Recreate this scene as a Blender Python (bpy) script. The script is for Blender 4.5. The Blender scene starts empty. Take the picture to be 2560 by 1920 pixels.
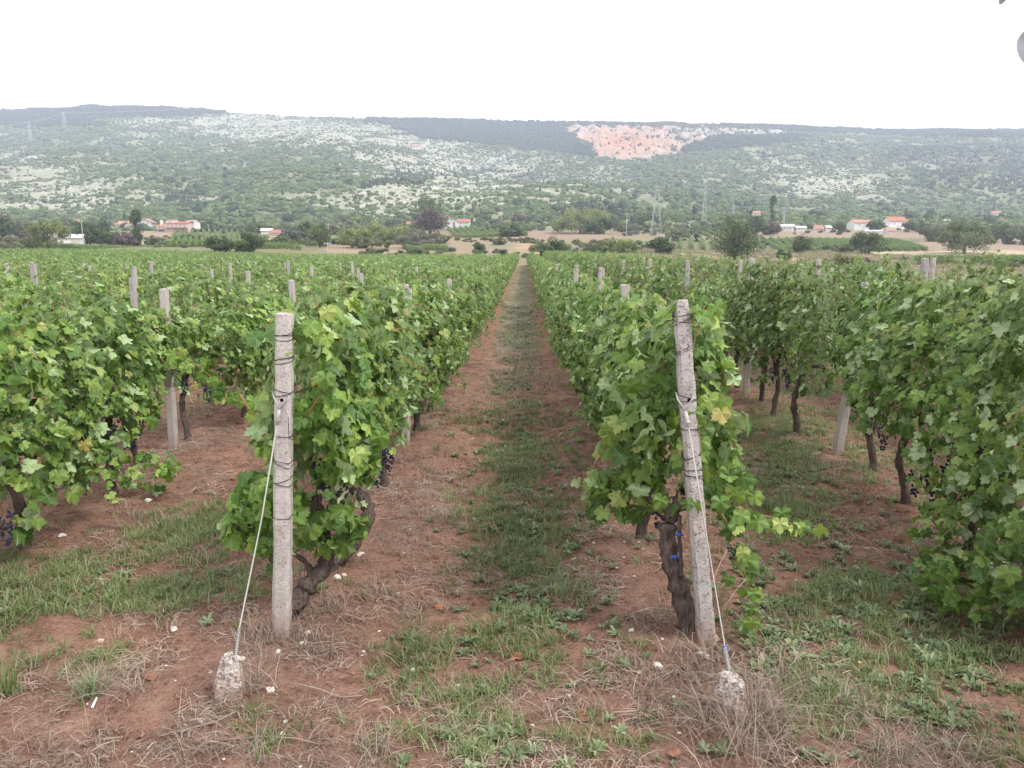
import bpy, math, random
import numpy as np
from mathutils import Vector, Matrix, Euler

SC = bpy.context.scene
COL = SC.collection
PI = math.pi
random.seed(7)

# ------------------------------------------------------------------ camera, world, sun, exposure
F_PX, EYE = 1950.0, 2.1
PITCH, YAW = math.radians(9.18), math.radians(0.88)
cam_d = bpy.data.cameras.new('camera')
cam_d.sensor_width = 36.0
cam_d.lens = F_PX / 2560 * 36
cam_d.clip_start = 0.05
cam_d.clip_end = 9000
cam = bpy.data.objects.new('camera', cam_d)
cam.location = (0, 0, EYE)
cam.rotation_euler = (PI / 2 - PITCH, 0, YAW)
COL.objects.link(cam)
SC.camera = cam

W = bpy.data.worlds.new('World')
SC.world = W
W.use_nodes = True
wn = W.node_tree
wn.nodes.clear()
sky = wn.nodes.new('ShaderNodeTexSky')
sky.sky_type = 'NISHITA'
sky.sun_disc = False
SUN_EL, SUN_ROT = math.radians(52), math.radians(118)
sky.sun_elevation = SUN_EL
sky.sun_rotation = SUN_ROT
mix = wn.nodes.new('ShaderNodeMix')
mix.data_type = 'RGBA'
mix.inputs[0].default_value = 0.88                       # closed white cloud cover over the clear sky
mix.inputs[7].default_value = (10.8, 10.8, 11.1, 1)
bg = wn.nodes.new('ShaderNodeBackground')
bg.inputs[1].default_value = 0.10
wo = wn.nodes.new('ShaderNodeOutputWorld')
wn.links.new(sky.outputs[0], mix.inputs[6])
wn.links.new(mix.outputs[2], bg.inputs[0])
wn.links.new(bg.outputs[0], wo.inputs[0])

sun_d = bpy.data.lights.new('sun', 'SUN')
sun_d.energy = 2.1
sun_d.angle = math.radians(14)
sun_d.color = (1.0, 0.97, 0.92)
sun = bpy.data.objects.new('sun', sun_d)
# sky.sun_rotation turns clockwise from +Y; the lamp shines along its own -Z
sd = Vector((math.sin(SUN_ROT) * math.cos(SUN_EL), math.cos(SUN_ROT) * math.cos(SUN_EL), math.sin(SUN_EL)))
sun.rotation_euler = sd.to_track_quat('Z', 'Y').to_euler()
COL.objects.link(sun)

SC.view_settings.view_transform = 'Standard'
SC.view_settings.look = 'None'
SC.view_settings.exposure = 0.90
SC.view_settings.gamma = 1.0
SC.view_settings.use_curve_mapping = False
SC.cycles.max_bounces = 7
SC.cycles.diffuse_bounces = 3
SC.cycles.glossy_bounces = 2
SC.cycles.transmission_bounces = 4
SC.cycles.transparent_max_bounces = 6
SC.cycles.volume_bounces = 1
SC.cycles.use_denoising = True

# ------------------------------------------------------------------ camera arithmetic (photo pixels, 2560 wide)
RCAM = np.array(Euler((PI / 2 - PITCH, 0, YAW)).to_matrix())

def ray(u, v):
    return RCAM @ np.array([(u - 1280) / F_PX, (960 - v) / F_PX, -1.0])

def pt(u, v, Y):
    d = ray(u, v)
    return Vector((d[0] / d[1] * Y, Y, EYE + d[2] / d[1] * Y))

def proj(X, Y, Z):
    P = np.stack([X, Y, Z - EYE], -1) @ RCAM
    return 1280 + F_PX * P[..., 0] / -P[..., 2], 960 - F_PX * P[..., 1] / -P[..., 2]

# ------------------------------------------------------------------ value noise
def _h(ix, iy, seed):
    n = (ix * 374761393 + iy * 668265263 + seed * 974634777) & 0xffffffff
    n = ((n ^ (n >> 13)) * 1274126177) & 0xffffffff
    return ((n ^ (n >> 16)) & 0xffff) / 65535.0

def vnoise(x, y, seed=0):
    x = np.asarray(x, float); y = np.asarray(y, float)
    ix = np.floor(x).astype(np.int64); iy = np.floor(y).astype(np.int64)
    fx = x - ix; fy = y - iy
    fx = fx * fx * (3 - 2 * fx); fy = fy * fy * (3 - 2 * fy)
    a = _h(ix, iy, seed); b = _h(ix + 1, iy, seed); c = _h(ix, iy + 1, seed); d = _h(ix + 1, iy + 1, seed)
    return (a * (1 - fx) + b * fx) * (1 - fy) + (c * (1 - fx) + d * fx) * fy

def fbm(x, y, seed=0, octv=4):
    s = 0; a = 0.5; t = 0
    for o in range(octv):
        s = s + a * vnoise(x, y, seed + o * 17); t += a
        x = x * 2.03 + 11.3; y = y * 2.03 + 5.7; a *= 0.5
    return s / t

def sstep(a, b, x):
    t = np.clip((x - a) / (b - a), 0, 1)
    return t * t * (3 - 2 * t)

# ------------------------------------------------------------------ terrain
ROW_L = [-1.32 - 2.28 * k for k in range(38)]
ROW_R = [0.96 + 2.28 * k for k in range(4)]
YK = [0, 25, 60, 120, 150, 200, 260, 330, 430]
ZL = [0, 0, .30, 1.0, 2.45, 3.9, 6.6, 10.6, 16.9]
ZR = [0, 0, .05, .25, .6, 2.1, 4.1, 8.4, 16.9]
RU = [-600, 0, 230, 260, 430, 530, 560, 720, 900, 1100, 1300, 1600, 1850, 2000, 2140, 2560, 3200]
RV = [276, 271, 266, 262, 266, 270, 276, 284, 293, 297, 302, 308, 314, 319, 327, 328, 336]
RIDGE = 2000.0

def G(X, Y):
    X = np.asarray(X, float); Y = np.asarray(Y, float)
    Ys = np.maximum(Y, 1.0)
    ua = 1310 + F_PX * X / Ys
    w = sstep(1450, 2100, ua) * sstep(20, 60, Y)
    z = np.interp(Y, YK, ZL) * (1 - w) + np.interp(Y, YK, ZR) * w
    z = z + .75 * (1 - sstep(150, 900, ua)) * sstep(40, 110, Y) * (1 - sstep(150, 260, Y))
    # broad knolls in the fields
    fm = sstep(125, 170, Y) * (1 - sstep(360, 430, Y))
    z = z + fm * (fbm(X / 38, Y / 45, 3, 3) - 0.5) * 3.2
    # low ridges under the vine rows, lanes between them
    near = (1 - sstep(60, 130, Y))
    k = (X + 1.32) / 2.28
    inrow = sstep(7.9, 9.5, X)
    z = z + near * (1 - inrow) * 0.05 * np.cos(2 * PI * k)
    # ground roughness
    nn = 1 - sstep(30, 60, Y)
    z = z + nn * ((fbm(X * 1.1, Y * 1.1, 21, 3) - 0.5) * 0.11 + (fbm(X * 5.5, Y * 5.5, 31, 3) - 0.5) * 0.06)
    # the hill
    t = np.clip((Y - 430) / (RIDGE - 430), 0, 1)
    vr = np.interp(ua, RU, RV) + 4
    vv = 578.5 - (578.5 - vr) * t ** 0.86
    zh = EYE + np.tan(np.arctan((960 - vv) / F_PX) - PITCH) * Ys
    amp = np.sin(PI * np.clip(t, 0, 1)) ** 0.8
    zh = zh + amp * ((fbm(X / 330 + 3, Y / 420, 5, 4) - 0.5) * 95 + (fbm(X / 70, Y / 80, 9, 3) - 0.5) * 16)
    zh = zh + (fbm(X / 60, Y / 60, 12, 2) - 0.5) * 7 * t
    over = np.clip((Y - RIDGE) / 700, 0, 1.5)
    zh = zh - over ** 1.2 * 60
    return np.where(Y > 430, zh, z)

def Gz(x, y):
    return float(G(np.array([x]), np.array([y]))[0])

def on_ground(u, v, ymin=1.5, ymax=1900):
    """ground point seen at a photo pixel"""
    d = ray(u, v)
    Ys = np.geomspace(ymin, ymax, 4000)
    X = d[0] / d[1] * Ys; Zr = EYE + d[2] / d[1] * Ys
    below = np.nonzero(Zr <= G(X, Ys))[0]
    i = below[0] if len(below) else len(Ys) - 1
    return Vector((X[i], Ys[i], float(G(X[i:i + 1], Ys[i:i + 1])[0])))

# ------------------------------------------------------------------ mesh helpers
def new_mesh(name, V, T, mats=(), attrs=None, smooth=False, midx=None):
    """V (n,3); T (m,3) or (m,4)"""
    V = np.asarray(V, np.float32); T = np.asarray(T, np.int32)
    me = bpy.data.meshes.new(name)
    k = T.shape[1]
    me.vertices.add(len(V)); me.vertices.foreach_set('co', V.ravel())
    me.loops.add(T.size); me.loops.foreach_set('vertex_index', T.ravel())
    me.polygons.add(len(T))
    me.polygons.foreach_set('loop_start', np.arange(0, T.size, k, dtype=np.int32))
    me.polygons.foreach_set('loop_total', np.full(len(T), k, np.int32))
    if midx is not None:
        me.polygons.foreach_set('material_index', np.asarray(midx, np.int32))
    me.polygons.foreach_set('use_smooth', np.full(len(T), bool(smooth)))
    for m in mats:
        me.materials.append(m)
    if attrs:
        for an, av in attrs.items():
            av = np.asarray(av, np.float32)
            if av.ndim == 1:
                a = me.attributes.new(an, 'FLOAT', 'POINT'); a.data.foreach_set('value', av)
            else:
                a = me.attributes.new(an, 'FLOAT_COLOR', 'POINT')
                a.data.foreach_set('color', np.hstack([av, np.ones((len(av), 1), np.float32)]).ravel())
    me.update(calc_edges=True)
    return me

class MB:
    """collects pieces that become one mesh"""
    def __init__(s):
        s.V = []; s.F = []; s.M = []; s.n = 0
    def add(s, V, F, mi=0):
        V = [tuple(v) for v in V]
        for f in F:
            s.F.append([i + s.n for i in f]); s.M.append(mi)
        s.V += V; s.n += len(V)
        return s
    def box(s, c, size, rz=0.0, mi=0, taper=1.0):
        x, y, z = [q / 2 for q in size]
        ca, sa = math.cos(rz), math.sin(rz)
        P = []
        for dz in (-z, z):
            t = taper if dz > 0 else 1
            for dx, dy in ((-x, -y), (x, -y), (x, y), (-x, y)):
                P.append((c[0] + (dx * ca - dy * sa) * t, c[1] + (dx * sa + dy * ca) * t, c[2] + dz))
        s.add(P, [(0, 3, 2, 1), (4, 5, 6, 7), (0, 1, 5, 4), (1, 2, 6, 5), (2, 3, 7, 6), (3, 0, 4, 7)], mi)
        return s
    def tube(s, P, R, n=6, mi=0, cap=True, wob=0.0, rng=None):
        P = [Vector(p) for p in P]
        if not hasattr(R, '__len__'):
            R = [R] * len(P)
        V = []; F = []
        up = Vector((0.13, 0.2, 0.97))
        for i, p in enumerate(P):
            t = (P[min(i + 1, len(P) - 1)] - P[max(i - 1, 0)])
            if t.length < 1e-9: t = Vector((0, 0, 1))
            t.normalize()
            a = t.cross(up)
            if a.length < 0.15: a = t.cross(Vector((1, 0, 0)))
            a.normalize(); b = t.cross(a)
            for k in range(n):
                w = 1 + (rng.uniform(-wob, wob) if wob and rng else 0)
                th = 2 * PI * k / n
                V.append(p + (a * math.cos(th) + b * math.sin(th)) * R[i] * w)
        for i in range(len(P) - 1):
            for k in range(n):
                F.append((i * n + k, i * n + (k + 1) % n, (i + 1) * n + (k + 1) % n, (i + 1) * n + k))
        if cap:
            F.append(tuple(range(n - 1, -1, -1)))
            F.append(tuple(range((len(P) - 1) * n, len(P) * n)))
        s.add(V, F, mi)
        return s
    def mesh(s, name, mats, smooth=False):
        me = bpy.data.meshes.new(name)
        me.from_pydata(s.V, [], s.F)
        for m in mats: me.materials.append(m)
        me.polygons.foreach_set('material_index', s.M)
        me.polygons.foreach_set('use_smooth', [bool(smooth)] * len(s.F))
        me.update()
        return me

def link(name, me, parent=None, loc=None, kind=None, label=None, cat=None, group=None):
    o = bpy.data.objects.new(name, me)
    COL.objects.link(o)
    if parent is not None: o.parent = parent
    if loc is not None: o.location = loc
    if kind: o['kind'] = kind
    if label: o['label'] = label
    if cat: o['category'] = cat
    if group: o['group'] = group
    return o

def thing(name, label, cat, loc=(0, 0, 0), rz=0.0, group=None):
    o = link(name, None, None, loc, None, label, cat, group)
    o.rotation_euler = (0, 0, rz)
    o.empty_display_size = 0.1
    return o

def ico(sub=1):
    import bmesh
    b = bmesh.new(); bmesh.ops.create_icosphere(b, subdivisions=sub, radius=1)
    V = np.array([v.co[:] for v in b.verts]); T = np.array([[v.index for v in f.verts] for f in b.faces])
    b.free()
    return V, T

ICO1, ICO2, ICO3 = ico(1), ico(2), ico(3)

# ------------------------------------------------------------------ materials
class N:
    def __init__(s, name):
        s.m = bpy.data.materials.new(name); s.m.use_nodes = True
        s.t = s.m.node_tree; s.t.nodes.clear()
        s.out = s.t.nodes.new('ShaderNodeOutputMaterial')
    def n(s, typ, ins=None, **kw):
        nd = s.t.nodes.new(typ)
        for k, v in kw.items(): setattr(nd, k, v)
        for k, v in (ins or {}).items():
            if isinstance(v, bpy.types.NodeSocket): s.t.links.new(v, nd.inputs[k])
            else: nd.inputs[k].default_value = v
        return nd
    def mixc(s, fac, a, b):
        nd = s.t.nodes.new('ShaderNodeMix'); nd.data_type = 'RGBA'
        for i, v in ((0, fac), (6, a), (7, b)):
            if isinstance(v, bpy.types.NodeSocket): s.t.links.new(v, nd.inputs[i])
            else: nd.inputs[i].default_value = v if i == 0 else (v[0], v[1], v[2], 1)
        return nd.outputs[2]
    def math(s, op, a, b=0.0, c=0.0):
        nd = s.t.nodes.new('ShaderNodeMath'); nd.operation = op
        for i, v in ((0, a), (1, b), (2, c)):
            if isinstance(v, bpy.types.NodeSocket): s.t.links.new(v, nd.inputs[i])
            else: nd.inputs[i].default_value = v
        return nd.outputs[0]
    def ramp(s, fac, stops, interp='LINEAR'):
        nd = s.t.nodes.new('ShaderNodeValToRGB'); cr = nd.color_ramp; cr.interpolation = interp
        while len(cr.elements) < len(stops): cr.elements.new(0.5)
        for e, (p, c) in zip(cr.elements, stops):
            e.position = p; e.color = (c[0], c[1], c[2], 1) if hasattr(c, '__len__') else (c, c, c, 1)
        s.t.links.new(fac, nd.inputs[0])
        return nd.outputs[0]
    def noise(s, scale, detail=4, rough=0.55, vec=None, w=None):
        nd = s.t.nodes.new('ShaderNodeTexNoise')
        nd.inputs['Scale'].default_value = scale; nd.inputs['Detail'].default_value = detail
        nd.inputs['Roughness'].default_value = rough
        if vec is not None: s.t.links.new(vec, nd.inputs['Vector'])
        return nd.outputs[0]
    def voro(s, scale, vec=None, feature='F1'):
        nd = s.t.nodes.new('ShaderNodeTexVoronoi'); nd.feature = feature
        nd.inputs['Scale'].default_value = scale
        if vec is not None: s.t.links.new(vec, nd.inputs['Vector'])
        return nd
    def pos(s):
        return s.n('ShaderNodeNewGeometry').outputs['Position']
    def objco(s):
        return s.n('ShaderNodeTexCoord').outputs['Object']
    def rnd(s):
        return s.n('ShaderNodeObjectInfo').outputs['Random']
    def bsdf(s, col, rough=0.8, bump=None, bs=0.3, bd=0.01, spec=0.3, **kw):
        b = s.t.nodes.new('ShaderNodeBsdfPrincipled')
        for k, v in (('Base Color', col), ('Roughness', rough), ('Specular IOR Level', spec)):
            if isinstance(v, bpy.types.NodeSocket): s.t.links.new(v, b.inputs[k])
            elif k == 'Base Color': b.inputs[k].default_value = (v[0], v[1], v[2], 1)
            else: b.inputs[k].default_value = v
        for k, v in kw.items(): b.inputs[k].default_value = v
        if bump is not None:
            bn = s.t.nodes.new('ShaderNodeBump'); bn.inputs['Strength'].default_value = bs; bn.inputs['Distance'].default_value = bd
            s.t.links.new(bump, bn.inputs['Height']); s.t.links.new(bn.outputs[0], b.inputs['Normal'])
        return b.outputs[0]
    def done(s, sh):
        s.t.links.new(sh, s.out.inputs[0]); return s.m

def leaf_material(name, stops, pale=(0.20, 0.27, 0.15), trans=0.22, back=True, rough=0.5, spec=0.35):
    m = N(name)
    a = m.n('ShaderNodeAttribute', attribute_name='lc').outputs['Fac']
    r = m.math('FRACT', m.math('ADD', a, m.rnd()))
    c = m.ramp(r, stops)
    big = m.noise(0.55, 2, 0.5, m.pos())
    hs = m.n('ShaderNodeHueSaturation', {'Color': c, 'Value': m.math('MULTIPLY_ADD', big, 1.7, 0.15), 'Saturation': 1.0, 'Hue': m.math('MULTIPLY_ADD', big, 0.03, 0.485)})
    c = hs.outputs[0]
    ve = m.n('ShaderNodeAttribute', attribute_name='vein').outputs['Fac']
    vf = m.math('MULTIPLY', m.math('POWER', ve, 9.0), 0.45)
    c = m.mixc(vf, c, (0.28, 0.36, 0.14))
    sp = m.noise(60, 3, 0.6, m.objco())
    c = m.mixc(m.math('MULTIPLY', sp, 0.25), c, (0.05, 0.09, 0.03))
    if back:
        bf = m.n('ShaderNodeNewGeometry').outputs['Backfacing']
        pc = m.mixc(0.72, c, pale)
        c = m.mixc(bf, c, pc)
    b = m.bsdf(c, rough, None, spec=spec)
    tr = m.n('ShaderNodeBsdfTranslucent')
    tc = m.n('ShaderNodeHueSaturation', {'Color': c, 'Value': 1.5, 'Saturation': 1.15, 'Hue': 0.485})
    m.t.links.new(tc.outputs[0], tr.inputs[0])
    mx = m.n('ShaderNodeMixShader', {0: trans, 1: b, 2: tr.outputs[0]})
    return m.done(mx.outputs[0])

M_VINE = leaf_material('vine_leaf_green', [
    (0.0, (0.052, 0.105, 0.022)), (0.22, (0.080, 0.152, 0.028)), (0.5, (0.125, 0.208, 0.038)),
    (0.74, (0.180, 0.268, 0.052)), (0.92, (0.25, 0.33, 0.08)), (0.985, (0.32, 0.37, 0.11)), (1.0, (0.38, 0.32, 0.10))],
    pale=(0.36, 0.46, 0.24), rough=0.48, spec=0.30)
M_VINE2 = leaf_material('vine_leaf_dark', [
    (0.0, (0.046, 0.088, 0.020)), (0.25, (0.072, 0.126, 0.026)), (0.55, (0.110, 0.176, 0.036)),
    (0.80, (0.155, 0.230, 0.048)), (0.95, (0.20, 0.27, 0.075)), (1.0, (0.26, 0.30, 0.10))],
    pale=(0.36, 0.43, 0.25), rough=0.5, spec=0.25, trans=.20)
M_GRASS = leaf_material('grass_green', [
    (0.0, (0.110, 0.155, 0.055)), (0.4, (0.165, 0.220, 0.082)), (0.7, (0.235, 0.280, 0.115)), (0.9, (0.32, 0.33, 0.18)), (1.0, (0.38, 0.32, 0.22))],
    trans=0.3, back=False)
M_WEED = leaf_material('weed_green', [
    (0.0, (0.115, 0.155, 0.075)), (0.5, (0.170, 0.220, 0.110)), (0.85, (0.245, 0.290, 0.155)), (1.0, (0.32, 0.34, 0.21))],
    trans=0.25, back=False)
M_DRY = leaf_material('dry_straw', [
    (0.0, (0.17, 0.11, 0.085)), (0.4, (0.28, 0.20, 0.155)), (0.8, (0.40, 0.30, 0.235)), (1.0, (0.52, 0.43, 0.36))],
    trans=0.15, back=False, rough=0.7)

def tree_leaf(name, a, b, c):
    return leaf_material(name, [(0.0, a), (0.5, b), (1.0, c)], trans=0.25, back=False, rough=0.6, spec=0.2)

def bark_material(name, c0, c1, sc=40):
    m = N(name)
    mp = m.n('ShaderNodeMapping', {'Vector': m.objco(), 'Scale': (1, 1, 0.22)}).outputs[0]
    n1 = m.noise(sc, 5, 0.65, mp)
    n2 = m.noise(sc * 0.2, 3, 0.5, mp)
    c = m.ramp(n1, [(0.3, c0), (0.62, c1), (0.8, [q * 1.5 for q in c1])])
    c = m.mixc(m.math('MULTIPLY', n2, 0.4), c, [q * 0.6 for q in c0])
    return m.done(m.bsdf(c, 0.95, n1, 1.0, 0.02, spec=0.1))

M_BARK = bark_material('vine_bark', (0.045, 0.032, 0.027), (0.175, 0.130, 0.112), 55)
M_BARK2 = bark_material('tree_bark', (0.05, 0.04, 0.035), (0.16, 0.13, 0.11), 6)

def cane_material():
    m = N('vine_cane')
    n1 = m.noise(25, 3, 0.5, m.objco())
    c = m.ramp(n1, [(0.3, (0.22, 0.085, 0.05)), (0.7, (0.34, 0.19, 0.10))])
    return m.done(m.bsdf(c, 0.6))
M_CANE = cane_material()

def concrete_material(name, c0, c1, pit=(0.14, 0.10, 0.085), scale=1.0, pitscale=110, pitcut=0.60):
    m = N(name)
    co = m.objco()
    mp = m.n('ShaderNodeMapping', {'Vector': co, 'Scale': (1, 1, 0.6)}).outputs[0]
    big = m.noise(5 * scale, 4, 0.6, mp)
    fine = m.noise(90 * scale, 4, 0.65, mp)
    vo = m.voro(95 * scale, mp).outputs['Distance']
    warp = m.noise(30 * scale, 2, 0.5, mp)
    mp2 = m.n('ShaderNodeMapping', {'Vector': co, 'Scale': (1, 1, 2.0)}).outputs[0]
    blot = m.noise(pitscale * scale, 3, 0.65, mp2)
    pits = m.math('MULTIPLY', m.ramp(blot, [(pitcut, 0), (pitcut + .04, 1)]), m.ramp(warp, [(0.38, 0.35), (0.55, 1)]))
    c = m.ramp(big, [(0.3, c0), (0.7, c1)])
    c = m.mixc(m.math('MULTIPLY', fine, 0.35), c, [q * 0.72 for q in c0])
    lic = m.noise(14 * scale, 5, 0.7, mp)
    c = m.mixc(m.ramp(lic, [(0.55, 0), (0.68, 0.7)]), c, (0.27, 0.20, 0.15))
    c = m.mixc(m.math('MULTIPLY', pits, 0.8), c, pit)
    # soil splashed up the lowest part
    z = m.n('ShaderNodeSeparateXYZ', {0: co}).outputs[2]
    sp = m.math('MULTIPLY', m.ramp(m.math('ADD', z, m.math('MULTIPLY', big, 0.15)), [(0.03, 1), (0.28, 0)]), 0.75)
    c = m.mixc(sp, c, (0.27, 0.15, 0.10))
    h = m.math('SUBTRACT', fine, m.math('MULTIPLY', pits, 2.0))
    return m.done(m.bsdf(c, 0.95, h, 0.8, 0.006, spec=0.15))

M_CONC = concrete_material('weathered_concrete', (0.40, 0.355, 0.325), (0.52, 0.475, 0.44))
M_CONC2 = concrete_material('pitted_concrete', (0.34, 0.305, 0.285), (0.44, 0.40, 0.375), (0.13, 0.10, 0.09), 0.9, 70, 0.585)
M_BLOCK = concrete_material('pebbly_concrete', (0.50, 0.47, 0.44), (0.70, 0.67, 0.63), (0.12, 0.09, 0.08), 1.0, 52, 0.52)

def flat(name, col, rough=0.7, spec=0.3, metal=0.0, var=0.25, sc=30, bs=0.2):
    m = N(name)
    n1 = m.noise(sc, 4, 0.6, m.objco())
    c = m.mixc(m.math('MULTIPLY', n1, var), col, [q * 0.55 for q in col])
    return m.done(m.bsdf(c, rough, n1, bs, 0.01, spec, Metallic=metal))

M_WIRE = flat('rusty_wire', (0.065, 0.045, 0.04), 0.7, 0.4, 0.5)
M_CABLE = flat('galvanised_cable', (0.38, 0.36, 0.33), 0.55, 0.4, 0.2)
M_BLUE = flat('blue_twine', (0.04, 0.10, 0.36), 0.7)
M_STONE = flat('white_limestone', (0.60, 0.55, 0.49), 0.9, 0.2, 0, 0.4, 20, 0.5)
M_STONE2 = flat('ochre_stone', (0.62, 0.46, 0.34), 0.9, 0.2, 0, 0.5, 20, 0.5)
M_REDLEAF = flat('red_dry_leaf', (0.42, 0.12, 0.06), 0.7, 0.3, 0, 0.5, 60)
M_BROWNLEAF = flat('brown_dry_leaf', (0.26, 0.12, 0.08), 0.7, 0.3, 0, 0.5, 60)
M_TWIG = flat('dry_twig', (0.36, 0.28, 0.23), 0.9, 0.2, 0, 0.5, 60)
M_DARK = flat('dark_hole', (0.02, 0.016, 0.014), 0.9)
M_PLASTER = flat('white_plaster', (0.66, 0.64, 0.60), 0.85, 0.2, 0, 0.12, 0.8, 0.05)
M_PLASTER2 = flat('pink_plaster', (0.62, 0.47, 0.40), 0.85, 0.2, 0, 0.12, 0.8, 0.05)
M_GLASS = flat('window_glass', (0.10, 0.11, 0.12), 0.2, 0.5)
M_SHUTTER = flat('window_frame_paint', (0.50, 0.44, 0.40), 0.7)
M_STEEL = flat('pylon_steel', (0.40, 0.41, 0.43), 0.6, 0.4, 0.2)
M_POLE = flat('pole_concrete', (0.48, 0.45, 0.42), 0.9)
M_GREY = flat('grey_leaf', (0.22, 0.23, 0.24), 0.7, 0.2, 0, 0.3, 8)
M_WHITE = flat('white_paper', (0.82, 0.82, 0.80), 0.8)
M_YELLOW = flat('yellow_petals', (0.85, 0.62, 0.04), 0.7)
M_WHITEFL = flat('white_petals', (0.75, 0.76, 0.70), 0.7)

def roof_material(name, col):
    m = N(name)
    w = m.n('ShaderNodeTexWave', {'Vector': m.objco(), 'Scale': 2.2, 'Distortion': 0.4}, bands_direction='X').outputs['Fac']
    n1 = m.noise(1.5, 4, 0.6, m.objco())
    c = m.ramp(n1, [(0.3, [q * 0.7 for q in col]), (0.7, col)])
    return m.done(m.bsdf(c, 0.9, w, 0.4, 0.06))
M_ROOF = roof_material('red_clay_tiles', (0.42, 0.175, 0.125))
M_ROOF2 = roof_material('orange_clay_tiles', (0.42, 0.235, 0.17))
M_ROOF3 = roof_material('pale_sheet_roof', (0.62, 0.58, 0.55))

def berry_material():
    m = N('blue_grape_skin')
    n1 = m.noise(90, 3, 0.6, m.objco())
    c = m.ramp(n1, [(0.35, (0.008, 0.007, 0.018)), (0.7, (0.032, 0.034, 0.068))])
    return m.done(m.bsdf(c, 0.45, spec=0.4))
M_GRAPE = berry_material()

def ground_material():
    m = N('red_soil_and_fields')
    p = m.pos()
    zc = m.n('ShaderNodeAttribute', attribute_name='zone').outputs['Color']
    zf = m.n('ShaderNodeAttribute', attribute_name='zf').outputs['Fac']
    lit = m.n('ShaderNodeAttribute', attribute_name='litter').outputs['Fac']
    n0 = m.noise(0.8, 4, 0.6, p); n1 = m.noise(6, 6, 0.7, p); n2 = m.noise(45, 5, 0.7, p); n3 = m.noise(170, 3, 0.6, p)
    soil = m.ramp(n1, [(0.34, (0.185, 0.088, 0.055)), (0.5, (0.375, 0.198, 0.135)), (0.66, (0.52, 0.305, 0.215))])
    soil = m.mixc(m.ramp(n0, [(0.35, 0.45), (0.65, 0.0)]), soil, (0.20, 0.115, 0.088))
    soil = m.mixc(m.math('MULTIPLY', m.ramp(n2, [(0.48, 0), (0.62, 1)]), 0.5), soil, (0.50, 0.32, 0.23))
    soil = m.mixc(m.math('MULTIPLY', m.ramp(n2, [(0.36, 1), (0.46, 0)]), 0.6), soil, (0.13, 0.065, 0.045))
    # crumbs of straw and dry stalk lying on the soil: thin warped streaks
    mp1 = m.n('ShaderNodeMapping', {'Vector': p, 'Rotation': (0, 0, 0.5), 'Scale': (30, 150, 30)}).outputs[0]
    mp2 = m.n('ShaderNodeMapping', {'Vector': p, 'Rotation': (0, 0, -0.9), 'Scale': (130, 26, 30)}).outputs[0]
    s1 = m.noise(1.0, 3, 0.6, mp1); s2 = m.noise(1.0, 3, 0.6, mp2)
    st = m.math('MAXIMUM', m.ramp(s1, [(0.56, 0), (0.66, 1)]), m.ramp(s2, [(0.56, 0), (0.66, 1)]))
    st = m.math('MULTIPLY', st, lit)
    soil = m.mixc(m.math('MULTIPLY', st, 0.75), soil, (0.36, 0.275, 0.235))
    soil = m.mixc(m.math('MULTIPLY', lit, 0.22), soil, (0.24, 0.165, 0.135))
    # small white stone chips
    vo = m.voro(26, p)
    chip = m.math('MULTIPLY', m.math('LESS_THAN', vo.outputs['Distance'], 0.10), m.math('GREATER_THAN', m.noise(9, 2, 0.5, p), 0.57))
    soil = m.mixc(chip, soil, (0.60, 0.54, 0.48))
    # fields
    f1 = m.noise(0.16, 5, 0.7, p); f2 = m.noise(1.3, 4, 0.7, p)
    fld = m.mixc(m.ramp(f1, [(0.4, 0), (0.66, 0.55)]), zc, (0.17, 0.17, 0.085))
    fld = m.mixc(m.math('MULTIPLY', m.ramp(f2, [(0.35, 0), (0.65, 1)]), 0.55), fld, (0.17, 0.125, 0.085))
    c = m.mixc(zf, soil, fld)
    h = m.math('ADD', m.math('MULTIPLY', n1, 1.2), m.math('ADD', n2, m.math('MULTIPLY', n3, 0.35)))
    return m.done(m.bsdf(c, 0.97, h, 1.0, 0.05, spec=0.08))
M_GROUND = ground_material()

def hill_material():
    m = N('karst_hillside')
    p = m.pos()
    zc = m.n('ShaderNodeAttribute', attribute_name='zone').outputs['Color']
    n1 = m.noise(0.05, 6, 0.75, p); n2 = m.noise(0.25, 4, 0.7, p)
    vo = m.voro(0.16, p).outputs['Distance']
    g = m.mixc(m.ramp(n2, [(0.42, 0.0), (0.56, 0.75)]), zc, (0.12, 0.15, 0.07))
    g = m.mixc(m.ramp(n1, [(0.5, 0.0), (0.7, 0.35)]), g, (0.40, 0.375, 0.32))
    g = m.mixc(m.ramp(vo, [(0.1, 0.35), (0.5, 0.0)]), g, (0.20, 0.19, 0.14))
    return m.done(m.bsdf(g, 0.95, n2, 0.5, 1.5, spec=0.05))
M_HILL = hill_material()
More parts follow.
